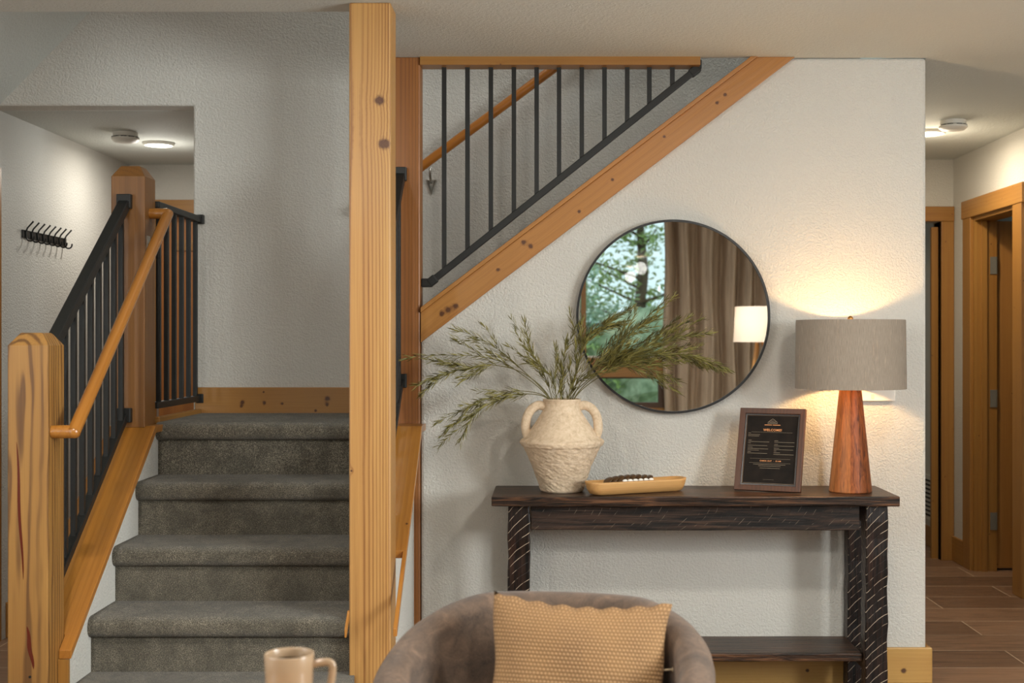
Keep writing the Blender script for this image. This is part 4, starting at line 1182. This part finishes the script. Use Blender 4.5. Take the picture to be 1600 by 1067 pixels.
# ------------------------------------------------------------------ side table and mug
MXX, MYY = (452-860)*2.2/F, 2.2
TT = .695
sd = thing('side_table', 'round wooden side table under the mug', 'side table', (MXX, MYY-.18, 0))
obj('table_top', lathe(B(), [(.0005, TT-.03), (.26, TT-.03), (.27, TT-.02), (.27, TT-.005), (.265, TT), (.0005, TT)], MXX, MYY-.18, 56), M['trimx'], sd, autos=40)
obj('pedestal', lathe(B(), [(.16, 0), (.16, .02), (.03, .05), (.025, .6), (.06, TT-.03)], MXX, MYY-.18, 32), M['trimz'], sd, autos=40)
mg = thing('coffee_mug', 'tan ceramic coffee mug at the bottom edge in front of the stairs', 'mug', (MXX, MYY, TT))
cer = plain('tan_ceramic', (158, 132, 104), .22, coat=.5)
MT = .795; mr = .0425
obj('cup', lathe(B(), [(.0005, TT), (.030, TT), (.034, TT+.004), (mr*.93, TT+.03), (mr*.965, TT+.07), (mr, MT-.002), (mr-.0008, MT), (mr-.0025, MT), (mr-.0035, MT-.003), (mr*.9, TT+.06), (mr*.86, TT+.03), (.028, TT+.006), (.0005, TT+.005)], MXX, MYY, 56), cer, mg, smooth=True)
hp = [(mr-.003, 0, .080), (mr+.013, 0, .084), (mr+.027, 0, .0835), (mr+.032, 0, .074), (mr+.028, 0, .045), (mr+.016, 0, .022), (mr-.005, 0, .015)]
obj('handle', tube(B(), spline([(MXX+p[0], MYY+p[1], TT+p[2]) for p in hp], 28), .0045, 10, flat=1.5), cer, mg, smooth=True)
obj('coffee', lathe(B(), [(.0005, MT-.016), (mr*.95-.002, MT-.016)], MXX, MYY, 40), plain('coffee', (60, 36, 20), .1), mg)

# ------------------------------------------------------------------ outdoors, seen in the mirror
t = NT('grass'); t.l(t.ramp(t.noise(t.obj(), 3, 4), [(.3, s2l((112, 128, 92))), (.7, s2l((170, 178, 140)))]), t.b.inputs['Base Color']); t.b.inputs['Roughness'].default_value = .95
g = obj('lawn', B(-40, 40, -45, -3.2, -.5, -.4), t.m); g['kind'] = 'structure'
M['tree_leaf'] = leafmat('tree_leaf', (126, 150, 84), (186, 204, 128)); M['tree_leaf2'] = leafmat('tree_leaf_blue', (128, 164, 138), (184, 208, 176))
M['bark'] = plain('bark', (92, 74, 58), .9)
tree_mesh = {}
def tree(x, y, h, kind, seed, text):
    rnd = random.Random(seed)
    r = thing('garden_tree', text, 'tree', (x, y, -.4), (0, 0, rnd.uniform(0, 6)), 'trees outside the window')
    key = kind
    if key not in tree_mesh:
        bt = tube(B(), [(0, 0, 0), (.1, 0, 1.5), (0, .1, 3), (.1, 0, 5.2)], [.16, .13, .09, .03], 10)
        bl = B()
        for k in range(26):
            zz = rnd.uniform(1.0, 5.4); a = rnd.uniform(0, 2*PI)
            L = (5.9-zz)*.36*rnd.uniform(.7, 1.1)
            tip = Vector((math.cos(a)*L, math.sin(a)*L, zz+L*.25))
            st_ = Vector((0, 0, zz-.2)); tube(bt, [st_, tip], [.035, .01], 5)
            for q in range(150):
                f = rnd.random()**.6; p = st_.lerp(tip, f)+Vector((rnd.gauss(0, .17), rnd.gauss(0, .17), rnd.gauss(0, .15)))
                d = Vector((rnd.gauss(0, 1), rnd.gauss(0, 1), rnd.gauss(0, .7)))
                leaf(bl, p, d, Vector((rnd.gauss(0, 1), rnd.gauss(0, 1), 1)), .11, .045)
        o1 = obj('trunk', bt, M['bark'], r, world=False, smooth=True); o2 = obj('crown', bl, M['tree_leaf' if kind == 0 else 'tree_leaf2'], r, world=False)
        tree_mesh[key] = (o1, o2)
    else:
        for src in tree_mesh[key]:
            c_ = src.copy(); C.objects.link(c_); c_.parent = r
    s = h/5.6; r.scale = (s*1.15, s*1.15, s)
TR = [(.4, -11.5, 5.2, 1, 'nearest bluish green tree outside the window'), (3.9, -12.5, 5.6, 0, 'leafy tree outside, half behind the curtain'),
      (-3.3, -13.5, 6.2, 0, 'green tree outside at the left edge of the reflected window'), (1.9, -17, 6.0, 0, 'green tree behind the nearest one outside'),
      (7.6, -17, 6.6, 1, 'bluish tree outside on the far right'), (4.6, -22.5, 7, 1, 'distant bluish tree outside'), (-1.2, -23, 7.6, 0, 'distant tall green tree outside')]
for i, (x, y, h, k, tx) in enumerate(TR): tree(x, y, h, k, 50+i, tx)
t = NT('hedge_green'); t.l(t.ramp(t.noise(t.obj(), 8, 4), [(.3, s2l((120, 138, 104))), (.7, s2l((190, 200, 168)))]), t.b.inputs['Base Color']); t.b.inputs['Roughness'].default_value = 1
hd = B(); bmesh.ops.create_grid(hd, x_segments=120, y_segments=20, size=1)
for v_ in hd.verts:
    x = v_.co.x*14; z = (v_.co.y+1)*.8
    v_.co = Vector((x, -9.5+.35*math.sin(x*2.3+z*3)+random.uniform(-.08, .08)+(z-.8)**2*-.5, -.4+z+(.12*math.sin(x*1.7) if z > 1 else 0)))
o = obj('hedge', hd, t.m)
rh = random.Random(3); hb = B()
for _ in range(7000):
    p = Vector((rh.uniform(-6, 9), -9.0+rh.uniform(-.25, .3), rh.uniform(-.4, 1.45)))
    leaf(hb, p, Vector((rh.gauss(0, 1), rh.gauss(0, 1), rh.gauss(0, 1))), Vector((rh.gauss(0, 1), 1, rh.gauss(0, 1))), .13, .055)
obj('leaves', hb, M['tree_leaf'], o, world=False)['kind'] = 'stuff'
m_ = o.modifiers.new('s', 'SOLIDIFY'); m_.thickness = .8; m_.offset = -1
label(o, 'low green hedge outside the reflected window', 'hedge')
